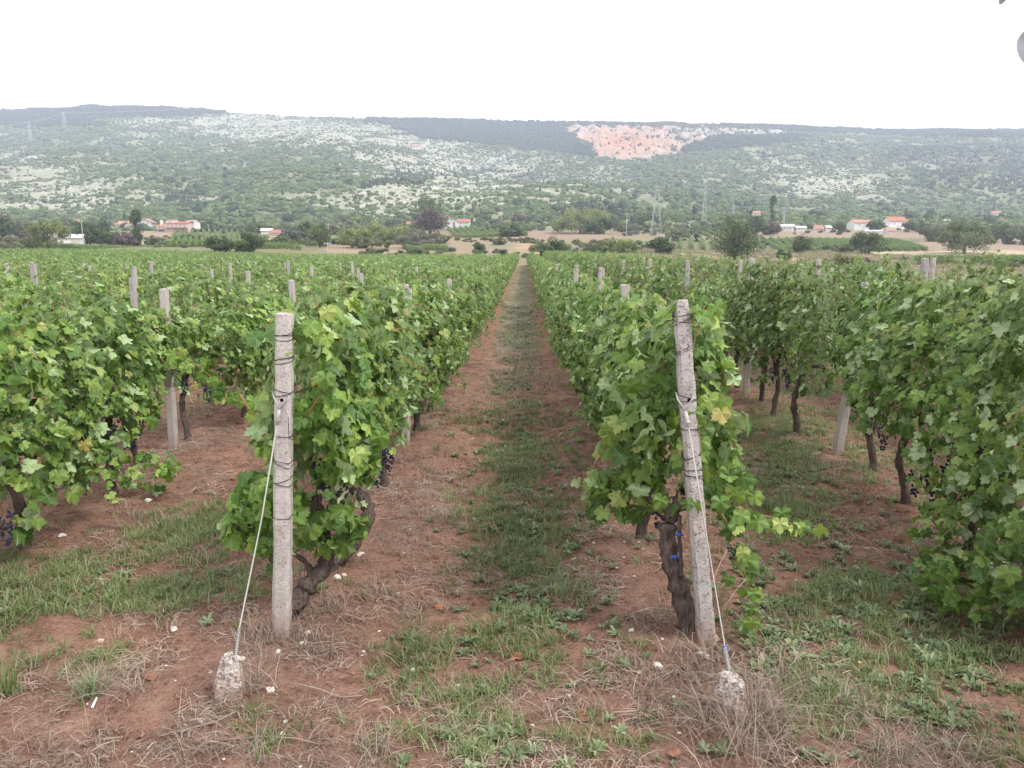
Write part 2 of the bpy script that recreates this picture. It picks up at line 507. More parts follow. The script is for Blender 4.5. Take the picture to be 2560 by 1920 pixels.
# ------------------------------------------------------------------ ground sheet
GREEN = [  # cu, cv, ru, rv, amount : green growth patches (photo pixels, turned into ground places)
    (1290, 1160, 120, 90, .85), (1280, 1295, 130, 45, .6), (1310, 900, 95, 120, .6), (1240, 1060, 160, 40, .35), (1290, 1235, 110, 40, .45), (1300, 1390, 140, 60, .8), (1300, 1620, 170, 80, .7),
    (1330, 1340, 80, 30, .8), (1340, 1440, 130, 60, .6), (1380, 1545, 150, 50, .7), (1210, 1720, 230, 80, .8),
    (1190, 1850, 220, 70, .7), (1080, 1640, 110, 45, .6),
    (230, 1480, 330, 75, 1.5), (450, 1345, 130, 60, 1.4), (70, 1610, 150, 90, .8), (540, 1300, 120, 35, .5), (560, 1480, 120, 40, .6),
    (1930, 1120, 150, 130, 1.0), (1990, 1300, 120, 60, .8), (2080, 1440, 230, 70, .9), (2180, 1540, 260, 80, .8),
    (2330, 1680, 260, 120, .8), (2080, 1780, 180, 80, .6), (2450, 1850, 200, 80, .5), (1520, 1840, 170, 80, .4), (2250, 1180, 200, 70, .3),
    (250, 1640, 90, 40, .5), (700, 1830, 140, 50, .35), (820, 1500, 60, 20, .1)]
DRYP = [(620, 1650, 160, 70, .8), (1850, 1760, 260, 140, 1.3), (1900, 1650, 200, 80, .7), (1250, 1890, 1500, 70, .9), (700, 1760, 500, 80, .5),
        (2330, 1820, 260, 100, .9), (1020, 1420, 160, 150, .45), (1560, 1450, 120, 160, .6), (1040, 1200, 90, 150, .5), (350, 1250, 200, 90, .35),
        (1450, 1760, 250, 90, .5), (700, 1600, 120, 60, .6), (300, 1700, 250, 60, .5), (1480, 1200, 60, 80, .3), (2150, 1350, 200, 60, .25)]

def patch(u, v, L):
    s = np.zeros_like(u)
    for cu, cv, ru, rv, a in L:
        s += a * np.exp(-(((u - cu) / ru) ** 2 + ((v - cv) / rv) ** 2) * 1.1)
    return s

def lane_green(X, Y):
    """grass strip down the middle of every lane"""
    k = (X + 1.32) / 2.28
    c = np.cos(2 * PI * (k - 0.5))
    return np.clip(c + 0.1 + .35 * sstep(14, 28, Y), 0, 1) * (0.45 + 0.8 * fbm(X * .8, Y * .35, 77, 2)) * sstep(8, 13, Y)

FIELDS = [  # u0,u1,v0,v1, colour
    (-900, 760, 575, 632, (.155, .175, .085)), (-900, 760, 604, 610, (.42, .35, .23)), (-900, 420, 628, 645, (.24, .15, .09)), (420, 1000, 630, 645, (.20, .19, .10)),
    (285, 460, 579, 592, (.34, .25, .20)), (430, 620, 580, 626, (.17, .20, .10)),
    (600, 1000, 572, 628, (.17, .17, .09)), (640, 720, 590, 606, (.34, .28, .19)), (820, 1110, 612, 636, (.33, .25, .17)),
    (1115, 1250, 566, 598, (.24, .19, .11)), (1110, 1140, 590, 608, (.38, .22, .15)), (1130, 1380, 596, 640, (.28, .22, .145)), (1210, 1275, 608, 623, (.21, .22, .15)),
    (1290, 1360, 607, 624, (.42, .29, .18)), (1140, 1420, 627, 640, (.34, .26, .17)), (1290, 1560, 566, 603, (.29, .20, .15)),
    (1370, 1700, 600, 640, (.22, .20, .11)), (1480, 1760, 628, 648, (.38, .29, .19)), (1590, 1900, 570, 600, (.25, .20, .12)),
    (1640, 2300, 590, 632, (.13, .16, .075)), (1650, 2700, 574, 597, (.30, .23, .17)), (1900, 2700, 597, 628, (.31, .235, .18)),
    (1900, 2300, 595, 630, (.14, .17, .085)), (1640, 3200, 630, 700, (.34, .26, .185)), (1860, 2200, 633, 652, (.44, .30, .20)), (1650, 1860, 632, 650, (.40, .33, .21)),
    (1640, 3200, 627, 637, (.50, .40, .27)), (1600, 1900, 600, 630, (.15, .175, .085)), (2300, 2560, 668, 690, (.20, .24, .11)), (2000, 3200, 652, 700, (.36, .27, .20))]

def build_ground():
    NY, NX = 520, 520
    YY = np.geomspace(4.0, 444.0, NY) - 6.0
    YY[-1] = 436
    S = np.linspace(-1.12, 1.12, NX)
    Yg, Sg = np.meshgrid(YY, S, indexing='ij')
    Xg = Sg * (Yg + 7.5)
    Zg = G(Xg, Yg)
    V = np.stack([Xg, Yg, Zg], -1).reshape(-1, 3)
    i = np.arange((NY - 1) * NX).reshape(NY - 1, NX)[:, :-1].ravel()
    T = np.stack([i, i + 1, i + NX + 1, i + NX], -1)
    x, y, z = V[:, 0], V[:, 1], V[:, 2]
    u, v = proj(x, np.maximum(y, 1.5), z)
    wu = u + (fbm(x / 9, y / 9, 41, 3) - .5) * 70; wv = v + (fbm(x / 12, y / 12, 43, 3) - .5) * 9
    zone = np.tile(np.array([.23, .20, .12]), (len(V), 1))
    for u0, u1, v0, v1, c in FIELDS:
        mk = ((wu > u0) & (wu < u1) & (wv > v0) & (wv < v1))[:, None]
        zone = np.where(mk, np.array(c), zone)
    zf = sstep(118, 128, y + (fbm(x / 6, y / 6, 45, 2) - .5) * 10)
    # beyond the last row on the right: rough pasture from close up
    zf = np.maximum(zf, sstep(8.6, 9.6, x) * sstep(5, 12, y))
    lane = lane_green(x, y)
    zf = np.maximum(zf, np.clip(lane * 1.6, 0, .92) * sstep(9, 24, y))
    gm = (lane > 0.12) & (y < 118) & (x < 9)
    zone[gm] = np.array([.33, .32, .23])
    pasture = (x > 8.9) & (y < 90)
    zone[pasture] = np.array([.27, .24, .14])
    nearw = 1 - sstep(14, 22, y)
    lit = np.clip(patch(u, v, DRYP) * 0.9 + 0.25 * fbm(x * 1.5, y * 1.5, 47, 3), 0, 1) * nearw + 0.35 * (1 - nearw)
    lit = np.where(y < 2.6, 0.8, lit)
    me = new_mesh('ground', V, T, [M_GROUND], {'zone': zone, 'zf': zf, 'litter': lit}, smooth=True)
    return link('ground', me, kind='structure', label='red soil of the vineyard running out to dry fields')
build_ground()

# ------------------------------------------------------------------ hillside
ROCK = [(720, 326, 330, 28, 1.35), (560, 300, 300, 10, .9), (1080, 350, 110, 16, .8), (1150, 402, 320, 38, .80), (1180, 475, 280, 44, .98), (940, 520, 250, 34, .75),
        (1500, 470, 120, 30, .35), (120, 480, 230, 70, .95), (420, 500, 200, 40, .4), (40, 390, 120, 30, .3), (2090, 460, 170, 42, 1.0), (2150, 345, 120, 18, .45),
        (2350, 360, 90, 15, .35), (480, 375, 120, 14, .4), (1950, 420, 200, 25, .35), (880, 360, 200, 14, .5), (1700, 530, 120, 20, .25), (600, 430, 60, 12, .25)]
def poly_in(u, v, P):
    ins = np.zeros(u.shape, bool); n = len(P)
    for k in range(n):
        x1, y1 = P[k]; x2, y2 = P[(k + 1) % n]
        c = ((y1 > v) != (y2 > v)) & (u < (x2 - x1) * (v - y1) / (y2 - y1 + 1e-9) + x1)
        ins ^= c
    return ins
CLIFF = [(1398, 316), (1650, 316), (1960, 326), (1975, 336), (1860, 345), (1890, 356), (1760, 372), (1700, 386), (1560, 400), (1495, 392), (1470, 362), (1425, 336)]
FOREST = [[(0, 255), (560, 262), (560, 285), (470, 292), (250, 296), (240, 316), (0, 322)],
          [(900, 292), (1420, 300), (1400, 316), (1440, 342), (1490, 382), (1500, 392), (1340, 376), (1220, 362), (1100, 352), (1000, 330), (930, 308)],
          [(1300, 300), (2700, 320), (2700, 345), (2300, 342), (2000, 330), (1900, 322), (1300, 316)],
          [(1780, 345), (1850, 338), (1910, 345), (2010, 338), (2000, 356), (1900, 366), (1800, 372), (1720, 385), (1700, 376)],
          ]
MIXED = [[(1010, 416), (1330, 420), (1360, 445), (1080, 450), (960, 480), (880, 478)], [(380, 480), (520, 470), (500, 520), (420, 520)], [(2200, 370), (2560, 360), (2560, 480), (2300, 470)], [(1330, 560), (1480, 510), (1620, 540), (1600, 575), (1340, 575)]]
BASE_GREEN = np.array([.175, .18, .105])

def hill_masks(x, y, z):
    u, v = proj(x, y, z)
    wu = u + (fbm(x / 55, y / 75, 51, 3) - .5) * 60; wv = v + (fbm(x / 60, y / 80, 53, 3) - .5) * 20
    rock = np.clip(patch(wu, wv, ROCK) + (fbm(x / 45, y / 60, 55, 3) - .56) * 1.1, 0, 1)
    cl = poly_in(u + (fbm(x / 20, y / 30, 57, 3) - .5) * 44, v + (fbm(x / 18, y / 26, 58, 3) - .5) * 15, CLIFF)
    fo = np.zeros(u.shape, bool)
    for P in FOREST:
        fo |= poly_in(u + (fbm(x / 25, y / 35, 59, 3) - .5) * 90, v + (fbm(x / 30, y / 35, 61, 3) - .5) * 16, P)
    last = FOREST[3]
    cl = cl & ~poly_in(u, v, last)
    fo = fo & ~cl
    return u, v, rock, cl, fo

def build_hill():
    NY, NX = 420, 620
    YY = np.concatenate([np.linspace(428, 2010, NY - 12), np.linspace(2040, 2900, 12)])
    S = np.linspace(-0.95, 0.95, NX)
    Yg, Sg = np.meshgrid(YY, S, indexing='ij')
    Xg = Sg * Yg
    Zg = G(Xg, np.maximum(Yg, 430.1))
    Zg[0] -= 6
    x, y, z = Xg.ravel(), Yg.ravel(), Zg.ravel()
    u, v, rock, cl, fo = hill_masks(x, y, z)
    # the quarried scar: ledges and hollows
    led = (np.abs(fbm(x / 14, y / 9, 63, 4) - .5) * 2)
    z = z + np.where(cl, (fbm(x / 16, y / 22, 65, 4) - .5) * 26 + led * 7 - 4, 0)
    z = z + np.where(fo, 2.5, 0)
    z = z + rock * (fbm(x / 7, y / 9, 67, 3) - .5) * 4
    zone = np.tile(BASE_GREEN, (len(x), 1)) * (0.8 + 0.5 * fbm(x / 60, y / 80, 69, 3))[:, None]
    rk = np.array([.40, .375, .32]) * (0.85 + .3 * fbm(x / 12, y / 16, 71, 3))[:, None]
    rr = np.clip(rock * 1.25, 0, 1)[:, None]
    zone = zone * (1 - rr) + rk * rr
    zone = np.where(fo[:, None], np.array([.075, .085, .06]), zone)
    pk = np.exp(-(((u - 1560) / 150) ** 2 + ((v - 352) / 40) ** 2))[:, None]
    pn = fbm(x / 10, y / 26, 73, 4)[:, None]
    cc = np.array([.46, .40, .38]) * (.45 + 1.0 * pn) * (1 - pk * .9) + np.array([.60, .20, .12]) * (.45 + 1.0 * pn) * pk * .9
    zone = np.where(cl[:, None], cc, zone)
    # pale tracks
    for (a0, b0, a1, b1) in ((310, 445, 420, 448), (580, 428, 625, 436), (120, 392, 330, 398)):
        tt = np.clip((u - a0) / (a1 - a0), 0, 1)
        on = (np.abs(v - (b0 + (b1 - b0) * tt)) < 2.0) & (u > a0) & (u < a1)
        zone[on] = (.62, .58, .53)
    i = np.arange((NY - 1) * NX).reshape(NY - 1, NX)[:, :-1].ravel()
    T = np.stack([i, i + 1, i + NX + 1, i + NX], -1)
    me = new_mesh('hillside', np.stack([x, y, z], -1), T, [M_HILL], {'zone': zone}, smooth=True)
    return link('hillside', me, kind='structure', label='long scrubby limestone ridge with a pink quarried scar')
build_hill()

# ------------------------------------------------------------------ scattering with geometry nodes (uncountable growth only)
def scatter(name, P, rot, scl, idx, protos, label, kind='stuff'):
    c = bpy.data.collections.new(name + '_forms')
    for k, (me) in enumerate(protos):
        o = bpy.data.objects.new('%s_form_%02d' % (name, k), me); c.objects.link(o)
    V = np.asarray(P, np.float32)
    me = bpy.data.meshes.new(name)
    me.vertices.add(len(V)); me.vertices.foreach_set('co', V.ravel())
    a = me.attributes.new('rot', 'FLOAT_VECTOR', 'POINT'); a.data.foreach_set('vector', np.asarray(rot, np.float32).ravel())
    a = me.attributes.new('scl', 'FLOAT_VECTOR', 'POINT'); a.data.foreach_set('vector', np.asarray(scl, np.float32).ravel())
    a = me.attributes.new('idx', 'INT', 'POINT'); a.data.foreach_set('value', np.asarray(idx, np.int32))
    ng = bpy.data.node_groups.new(name + '_nodes', 'GeometryNodeTree')
    ng.interface.new_socket('Geometry', in_out='INPUT', socket_type='NodeSocketGeometry')
    ng.interface.new_socket('Geometry', in_out='OUTPUT', socket_type='NodeSocketGeometry')
    gi = ng.nodes.new('NodeGroupInput'); go = ng.nodes.new('NodeGroupOutput')
    ci = ng.nodes.new('GeometryNodeCollectionInfo'); ci.inputs['Collection'].default_value = c
    ci.inputs['Separate Children'].default_value = True; ci.inputs['Reset Children'].default_value = True
    ip = ng.nodes.new('GeometryNodeInstanceOnPoints'); ip.inputs['Pick Instance'].default_value = True
    def na(n_, t):
        x = ng.nodes.new('GeometryNodeInputNamedAttribute'); x.data_type = t; x.inputs['Name'].default_value = n_
        return next(s for s in x.outputs if s.enabled and s.name == 'Attribute')
    L = ng.links.new
    L(gi.outputs[0], ip.inputs['Points']); L(ci.outputs[0], ip.inputs['Instance'])
    L(na('idx', 'INT'), ip.inputs['Instance Index']); L(na('rot', 'FLOAT_VECTOR'), ip.inputs['Rotation']); L(na('scl', 'FLOAT_VECTOR'), ip.inputs['Scale'])
    L(ip.outputs[0], go.inputs[0])
    o = link(name, me, kind=kind, label=label)
    md = o.modifiers.new('scatter', 'NODES'); md.node_group = ng
    return o

# shrubs and trees of the hillside
def lump(seed, sub=2, amp=0.35, squash=0.8, mat=None, cone=False):
    r = np.random.default_rng(seed)
    V, T = (ICO2 if sub == 2 else ICO3)
    V = V.copy()
    f = 1 + (fbm(V[:, 0] * 2.2 + seed * 9, V[:, 1] * 2.2 + V[:, 2] * 2.7, seed, 3) - .5) * 2 * amp + r.uniform(-.12, .12, len(V))
    V = V * f[:, None]
    if cone:
        t = (V[:, 2] + 1) / 2
        V[:, 0] *= (1.15 - t) * .55; V[:, 1] *= (1.15 - t) * .55
        V[:, 2] = V[:, 2] * 1.25 + 1.0
    else:
        V[:, 2] = V[:, 2] * squash + squash * .75
    # a few leafy flecks round the outline
    k = 34; d = r.normal(size=(k, 3)); d[:, 2] = np.abs(d[:, 2]); d /= np.linalg.norm(d, axis=1)[:, None]
    if not cone:
        c = d * np.array([1.02, 1.02, squash]) * r.uniform(.85, 1.15, (k, 1)); c[:, 2] += squash * .75
        a = r.normal(size=(k, 3)) * .2; b = r.normal(size=(k, 3)) * .2
        Vn = np.stack([c, c + a, c + b], 1).reshape(-1, 3); Tn = np.arange(3 * k).reshape(-1, 3) + len(V)
        V = np.vstack([V, Vn]); T = np.vstack([T, Tn])
    return new_mesh('bush_form', V, T, [mat], {'lc': np.zeros(len(V)), 'vein': np.zeros(len(V))}, smooth=False)

M_SHRUB = tree_leaf('hill_shrub_green', (.078, .116, .046), (.122, .168, .066), (.195, .232, .105))
M_PINE = tree_leaf('pine_dark_green', (.035, .055, .038), (.050, .072, .045), (.075, .095, .055))

def build_hill_growth():
    r = np.random.default_rng(5)
    n = 330000
    Y = np.sqrt(r.uniform(432 ** 2, 2005 ** 2, n)); S = r.uniform(-.80, .80, n); X = S * Y
    Z = G(X, Y)
    u, v, rock, cl, fo = hill_masks(X, Y, Z)
    keep_p = np.where(fo, .95, np.where(cl, .08, .50 - .16 * rock))
    keep_p = np.where(cl, np.where(u > 1660, .05, .015), keep_p)
    gap = fbm(X / 22, Y / 28, 81, 2)
    keep_p = keep_p * np.where(fo, 1, sstep(.28, .52, gap) * .85 + .15)
    k = (r.uniform(size=n) < keep_p) & (Y > 445)
    X, Y, Z, u, v, rock, cl, fo = [q[k] for q in (X, Y, Z, u, v, rock, cl, fo)]
    n = len(X)
    mx = np.zeros(n, bool)
    for P_ in MIXED: mx |= poly_in(u + (fbm(X / 25, Y / 35, 62, 2) - .5) * 60, v + (fbm(X / 30, Y / 35, 64, 2) - .5) * 16, P_)
    dark = (r.uniform(size=n) < np.where(fo, .97, np.where(mx, .42, .05))) | ((r.uniform(size=n) < .5) & cl)
    print('hill growth', n)
    s = np.clip(r.lognormal(0, .30, n), .5, 1.7) * (1.02 + .98 * (1 - rock))
    s = np.where(fo, r.uniform(2.2, 3.6, n), s); s = np.where(cl, s * 1.1, s)
    P = np.stack([X, Y, Z - .3], -1)
    rot = np.stack([r.uniform(-.15, .15, n), r.uniform(-.15, .15, n), r.uniform(0, 6.28, n)], -1)
    scl = np.stack([s * r.uniform(.8, 1.35, n), s * r.uniform(.8, 1.35, n), s * r.uniform(.75, 1.2, n)], -1)
    li = ~dark
    scatter('hillside_scrub', P[li], rot[li], scl[li], r.integers(0, 5, li.sum()), [lump(q, 2, .38, .72, M_SHRUB) for q in range(5)],
            'grey green scrub dotted over the limestone hillside')
    sc2 = scl[dark].copy(); sc2[:, 2] *= 1.25
    scatter('pine_woods', P[dark], rot[dark] * np.array([.3, .3, 1]), sc2, r.integers(0, 5, dark.sum()),
            [lump(q + 20, 2, .3, 1.0, M_PINE, cone=(q > 2)) for q in range(5)], 'dark pine woods along the top of the ridge')
build_hill_growth()

# ------------------------------------------------------------------ grape leaves
def leaf_shape(kind, hi):
    r = np.random.default_rng(kind + 100)
    if hi:
        A = [0, 9, 17, 25, 32, 41, 50, 58, 66, 76, 86, 95, 104, 113, 122, 134, 146, 158, 170, 179]
        R = [1.0, .84, .86, .70, .60, .76, .80, .93, .78, .76, .60, .70, .72, .80, .68, .70, .60, .60, .42, .10]
        vein = [1, 0, 0, 0, 0, 0, 0, 1, 0, 0, 0, 0, 0, 1, 0, 0, 0, 0, 0, 0]
    else:
        A = [0, 15, 31, 57, 84, 113, 140, 165, 179]; R = [1.0, .82, .60, .92, .58, .80, .66, .50, .10]
        vein = [1, 0, 0, 1, 0, 1, 0, 0, 0]
    ang = []; rad = []; ve = []
    for a, q, w in zip(A, R, vein):
        ang.append(a); rad.append(q * r.uniform(.93, 1.07)); ve.append(w)
    for a, q, w in list(zip(A, R, vein))[::-1]:
        if a == 0: continue
        ang.append(-a); rad.append(q * r.uniform(.93, 1.07)); ve.append(w)
    th = np.radians(ang); rad = np.array(rad)
    x = np.sin(th) * rad * 1.06; y = np.cos(th) * rad + .12
    cup = r.uniform(-.35, .75); wav = r.uniform(.05, .16); ph = r.uniform(0, 6)
    z = -cup * x * x - r.uniform(.05, .6) * np.clip(y, 0, 2) ** 2 + wav * np.sin(th * 5 + ph) * rad
    V = np.vstack([[0, .12, 0.04], np.stack([x, y, z], -1)])
    n = len(th)
    T = np.array([[0, 1 + (k + 1) % n, 1 + k] for k in range(n)])
    keep = T[:, 0] >= 0
    return V, T[keep], np.array([1] + ve, float)

LEAF_HI = [leaf_shape(k, True) for k in range(8)]
LEAF_LO = [leaf_shape(k, False) for k in range(8)]
LEAF_MESH = [new_mesh('leaf', V, T, [M_VINE], {'vein': ve}, smooth=False) for V, T, ve in LEAF_HI]
LEAF_MESH2 = [new_mesh('leaf', V, T, [M_VINE2], {'vein': ve}, smooth=False) for V, T, ve in LEAF_HI]

def frames(nrm, tip, r):
    """rotation matrices whose z is the leaf normal and y the leaf tip"""
    nrm = nrm / np.linalg.norm(nrm, axis=1)[:, None]
    tip = tip - (tip * nrm).sum(1)[:, None] * nrm
    tip = tip / (np.linalg.norm(tip, axis=1)[:, None] + 1e-9)
    sx = np.cross(tip, nrm)
    return np.stack([sx, tip, nrm], -1)

def merge_leaves(P, R, s, forms, r):
    Vs = []; Ts = []; lc = []; ve = []; off = 0
    k = r.integers(0, len(forms), len(P))
    col = r.uniform(0, 1, len(P))
    for f in range(len(forms)):
        sel = np.nonzero(k == f)[0]
        if not len(sel): continue
        V, T, v = forms[f]
        W_ = np.einsum('nij,vj->nvi', R[sel], V) * s[sel][:, None, None] + P[sel][:, None, :]
        Vs.append(W_.reshape(-1, 3))
        Ts.append((T[None] + (np.arange(len(sel)) * len(V))[:, None, None] + off).reshape(-1, 3))
        lc.append(np.repeat(col[sel], len(V))); ve.append(np.tile(v, len(sel)))
        off += len(sel) * len(V)
    return np.vstack(Vs), np.vstack(Ts), np.concatenate(lc), np.concatenate(ve)

def curtain(r, n, L=1.25, zlo=.55, zhi=1.6, hw=.36, shoots=7, ragged=.22, seed=0, ph=0.0, ends=True):
    """leaf places for one vine's piece of the hedge; local y runs along the row"""
    y = r.uniform(-L / 2 - .12, L / 2 + .12, n * 3)
    t = r.beta(1.15, 1.0, n * 3)
    lo = zlo + (fbm(y * 2.2 + seed, y * 0 + 3.3, seed, 2) - .5) * ragged * 2.2
    hi = zhi + (fbm(y * 2.6 + seed * 3, y * 0 + 7.7, seed + 5, 2) - .5) * ragged * 2.4
    z = lo + (hi - lo) * t
    side = r.choice([-1, 1], n * 3)
    prof = .50 + .5 * np.sin(PI * np.clip(t * .85 + .12, 0, 1)) + (fbm(y * 3 + 9, z * 3 + seed, seed + 9, 2) - .5) * .55
    x = side * hw * prof * r.uniform(0, 1, n * 3) ** .42
    hole = vnoise(y * 4.2 + seed * 1.7, z * 4.2 + side * 9, seed + 13)
    k = np.nonzero(hole > .27)[0][:n]
    x, y, z, side, t = x[k], y[k], z[k], side[k], t[k]
    m = len(x)
    nr = np.stack([side * (.95 + 0 * x), np.zeros(m), .30 + .75 * t ** 2], -1) + r.normal(size=(m, 3)) * .42
    fl = r.uniform(size=m) < .14
    nr[fl] = -nr[fl]
    tip = np.stack([side * .25, np.zeros(m), -np.ones(m)], -1) + r.normal(size=(m, 3)) * .45
    P = np.stack([x, y, z], -1); s = np.clip(r.lognormal(math.log(.061), .27, m), .028, .098)
    canes = []
    # shoots standing out of the hedge with smaller leaves towards the tip
    for q in range(shoots):
        y0 = r.uniform(-L / 2, L / 2); z0 = r.uniform(zlo + .25, zhi - .05); sd = r.choice([-1, 1])
        x0 = sd * hw * .5
        out = r.uniform(.15, .42); upw = r.uniform(-.35, .40) if z0 < zhi - .3 else r.uniform(.05, .38); al = r.uniform(-.35, .35)
        c = []
        for j in range(8):
            f = (j + 1) / 8
            pp = np.array([x0 + sd * out * f, y0 + al * f, z0 + upw * f - .22 * f * f])
            c.append(pp)
            for e in range(2):
                P = np.vstack([P, pp + r.normal(size=3) * .035]); s = np.append(s, r.uniform(.04, .07) * (1.15 - .5 * f))
                nr = np.vstack([nr, np.array([sd * .6, 0, .7]) + r.normal(size=3) * .5]); tip = np.vstack([tip, np.array([sd * .4, al, -.7]) + r.normal(size=3) * .4])
        canes.append([np.array([x0 * .3, y0, z0 - .1])] + c)
    # upright tips above the top wire
    for q in range(max(2, shoots // 2)):
        y0 = r.uniform(-L / 2, L / 2); x0 = r.uniform(-.5, .5) * hw; rise = r.uniform(.16, .46); lx, ly = r.uniform(-.16, .16, 2); c = []
        z0 = zhi - .12
        for j in range(6):
            f = (j + 1) / 6; pp = np.array([x0 + lx * f * f, y0 + ly * f, z0 + rise * f]); c.append(pp)
            for e in range(2):
                a = r.uniform(0, 6.28); o = np.array([math.cos(a), math.sin(a), 0])
                P = np.vstack([P, pp + o * .035]); s = np.append(s, r.uniform(.035, .066) * (1.2 - .65 * f))
                nr = np.vstack([nr, o * .8 + np.array([0, 0, .6]) + r.normal(size=3) * .35]); tip = np.vstack([tip, o + np.array([0, 0, -.5]) + r.normal(size=3) * .3])
        canes.append([np.array([x0, y0, z0 - .1])] + c)
    return P, frames(nr, tip, r), s, canes

def blob_leaves(r, C, rad, n, smin=.05, smax=.08, outward=(0, -1, .3)):
    d = r.normal(size=(n, 3)); d /= np.linalg.norm(d, axis=1)[:, None]
    P = np.array(C) + d * np.array(rad) * r.uniform(.3, 1, (n, 1)) ** .5
    nr = d * .4 + np.array(outward) * .45 + r.normal(size=(n, 3)) * .5
    tip = np.array([0, 0, -1.]) + r.normal(size=(n, 3)) * .5
    return P, frames(nr, tip, r), r.uniform(smin, smax, n)

# ------------------------------------------------------------------ vine parts
def trunk_mesh(path, r0, r1, rng, name='trunk', extra=()):
    """gnarled tapering trunk along a bent path; extra = side arms (path, r0, r1)"""
    b = MB()
    for (pa, a0, a1) in [(path, r0, r1)] + list(extra):
        pa = [Vector(p) for p in pa]
        pts = []
        for i in range(len(pa) - 1):
            for k in range(5):
                f = k / 5
                p0 = pa[max(i - 1, 0)]; p1 = pa[i]; p2 = pa[i + 1]; p3 = pa[min(i + 2, len(pa) - 1)]
                q = .5 * ((2 * p1) + (p2 - p0) * f + (2 * p0 - 5 * p1 + 4 * p2 - p3) * f * f + (-p0 + 3 * p1 - 3 * p2 + p3) * f ** 3)
                pts.append(q + Vector((rng.uniform(-1, 1), rng.uniform(-1, 1), 0)) * a0 * .10)
        pts.append(pa[-1])
        n = len(pts)
        R = [(a0 + (a1 - a0) * i / (n - 1)) * (1 + .16 * math.sin(i * 1.7 + a0 * 90) + rng.uniform(-.08, .08)) for i in range(n)]
        R[0] *= 1.35; R[1] *= 1.15
        b.tube(pts, R, 10, 0, True, .16, rng)
    return b.mesh(name, [M_BARK], True)

def vine_trunk(rng, h=.75):
    lx, ly = rng.uniform(-.12, .12), rng.uniform(-.22, .22)
    path = [(0, 0, -.12), (lx * .3, ly * .2, h * .2), (lx * .9, ly * .7, h * .5), (lx * .6, ly, h * .8), (lx * .3, ly * .9, h)]
    ex = [([(lx * .3, ly * .9, h * .95), (0, ly - .25, h + .10), (0, ly - .55, h + .12)], .026, .012),
          ([(lx * .3, ly * .9, h * .95), (0, ly + .25, h + .10), (0, ly + .55, h + .12)], .026, .012)]
    return trunk_mesh(path, rng.uniform(.034, .05), .026, rng, extra=ex)

def grape_mesh(seed, n=46, L=.17, w=.05):
    r = np.random.default_rng(seed); V0, T0 = ICO1
    Vs = []; Ts = []
    for k in range(n):
        t = r.uniform(0, 1) ** 1.25
        rad = w * (1 - t * .75) * r.uniform(.4, 1) ** .5; th = r.uniform(0, 6.28)
        c = np.array([math.cos(th) * rad, math.sin(th) * rad, -t * L]); s = r.uniform(.0078, .0102)
        Ts.append(T0 + len(V0) * k); Vs.append(V0 * s + c)
    return new_mesh('grape_bunch', np.vstack(Vs), np.vstack(Ts), [M_GRAPE], smooth=True)
GRAPES = [grape_mesh(k, 44 + 6 * k, .15 + .02 * k, .045 + .004 * k) for k in range(3)]

def cane_mesh(paths, r=.0035, n=5):
    b = MB()
    for p in paths: b.tube(p, [r * (1.2 - .8 * i / len(p)) for i in range(len(p))], n)
    return b.mesh('cane', [M_CANE], True)

TYPES = {}
def vine_type(key, n, **kw):
    if key not in TYPES:
        r = np.random.default_rng(abs(hash(key)) % 1 + key[1] * 13 + len(key[0]) * 7)
        P, R, s, canes = curtain(r, n, seed=key[1] + 3, **kw)
        V, T, lc, ve = merge_leaves(P, R, s, LEAF_LO, r)
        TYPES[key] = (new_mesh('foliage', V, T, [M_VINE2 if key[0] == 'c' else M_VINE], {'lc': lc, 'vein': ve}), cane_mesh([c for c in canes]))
    return TYPES[key]

rngT = random.Random(11)
TRUNKS = [vine_trunk(rngT) for _ in range(6)]

ORD = ['first', 'second', 'third', 'fourth', 'fifth', 'sixth', 'seventh', 'eighth', 'ninth', 'tenth', 'eleventh', 'twelfth', 'thirteenth',
       'fourteenth', 'fifteenth', 'sixteenth', 'seventeenth', 'eighteenth', 'nineteenth', 'twentieth']
ORD += ['twenty ' + w for w in ORD[:9]] + ['thirtieth'] + ['thirty ' + w for w in ORD[:9]] + ['fortieth']
def row_label(i_row):
    if i_row == 0: return 'the row left of the grassy lane'
    if i_row == 1: return 'the row right of the grassy lane'
    nth = {k + 1: w for k, w in enumerate(ORD)}
    side = 'left' if i_row % 2 == 0 else 'right'
    k = i_row // 2 + 1
    return 'the %s row %s of the lane' % (nth.get(k, 'far'), side)


# rows: (index, x, canopy height function, start y, end y)
ROWS = [(2 * k, x) for k, x in enumerate(ROW_L)] + [(2 * k + 1, x) for k, x in enumerate(ROW_R)]
def row_height(ri, y):
    if ri == 0: return 1.70 if y < 7 else 1.62
    if ri == 2: return 1.66 if y < 7.2 else 1.46
    if ri == 1: return 1.66 if y < 6 else 1.60
    if ri == 3: return 1.80
    if ri % 2: return 1.78
    return 1.52
HERO_Y = {0: [4.78, 5.72, 6.9, 8.0, 9.1], 1: [4.72, 5.6, 6.75, 7.9, 9.1], 2: [5.3, 6.5, 7.5, 8.6, 9.8], 3: [4.3, 5.35, 6.4, 7.45, 8.9, 10.0], 4: [6.4, 7.6, 8.8, 10.0], 5: [5.4, 6.6, 7.8, 9.0]}

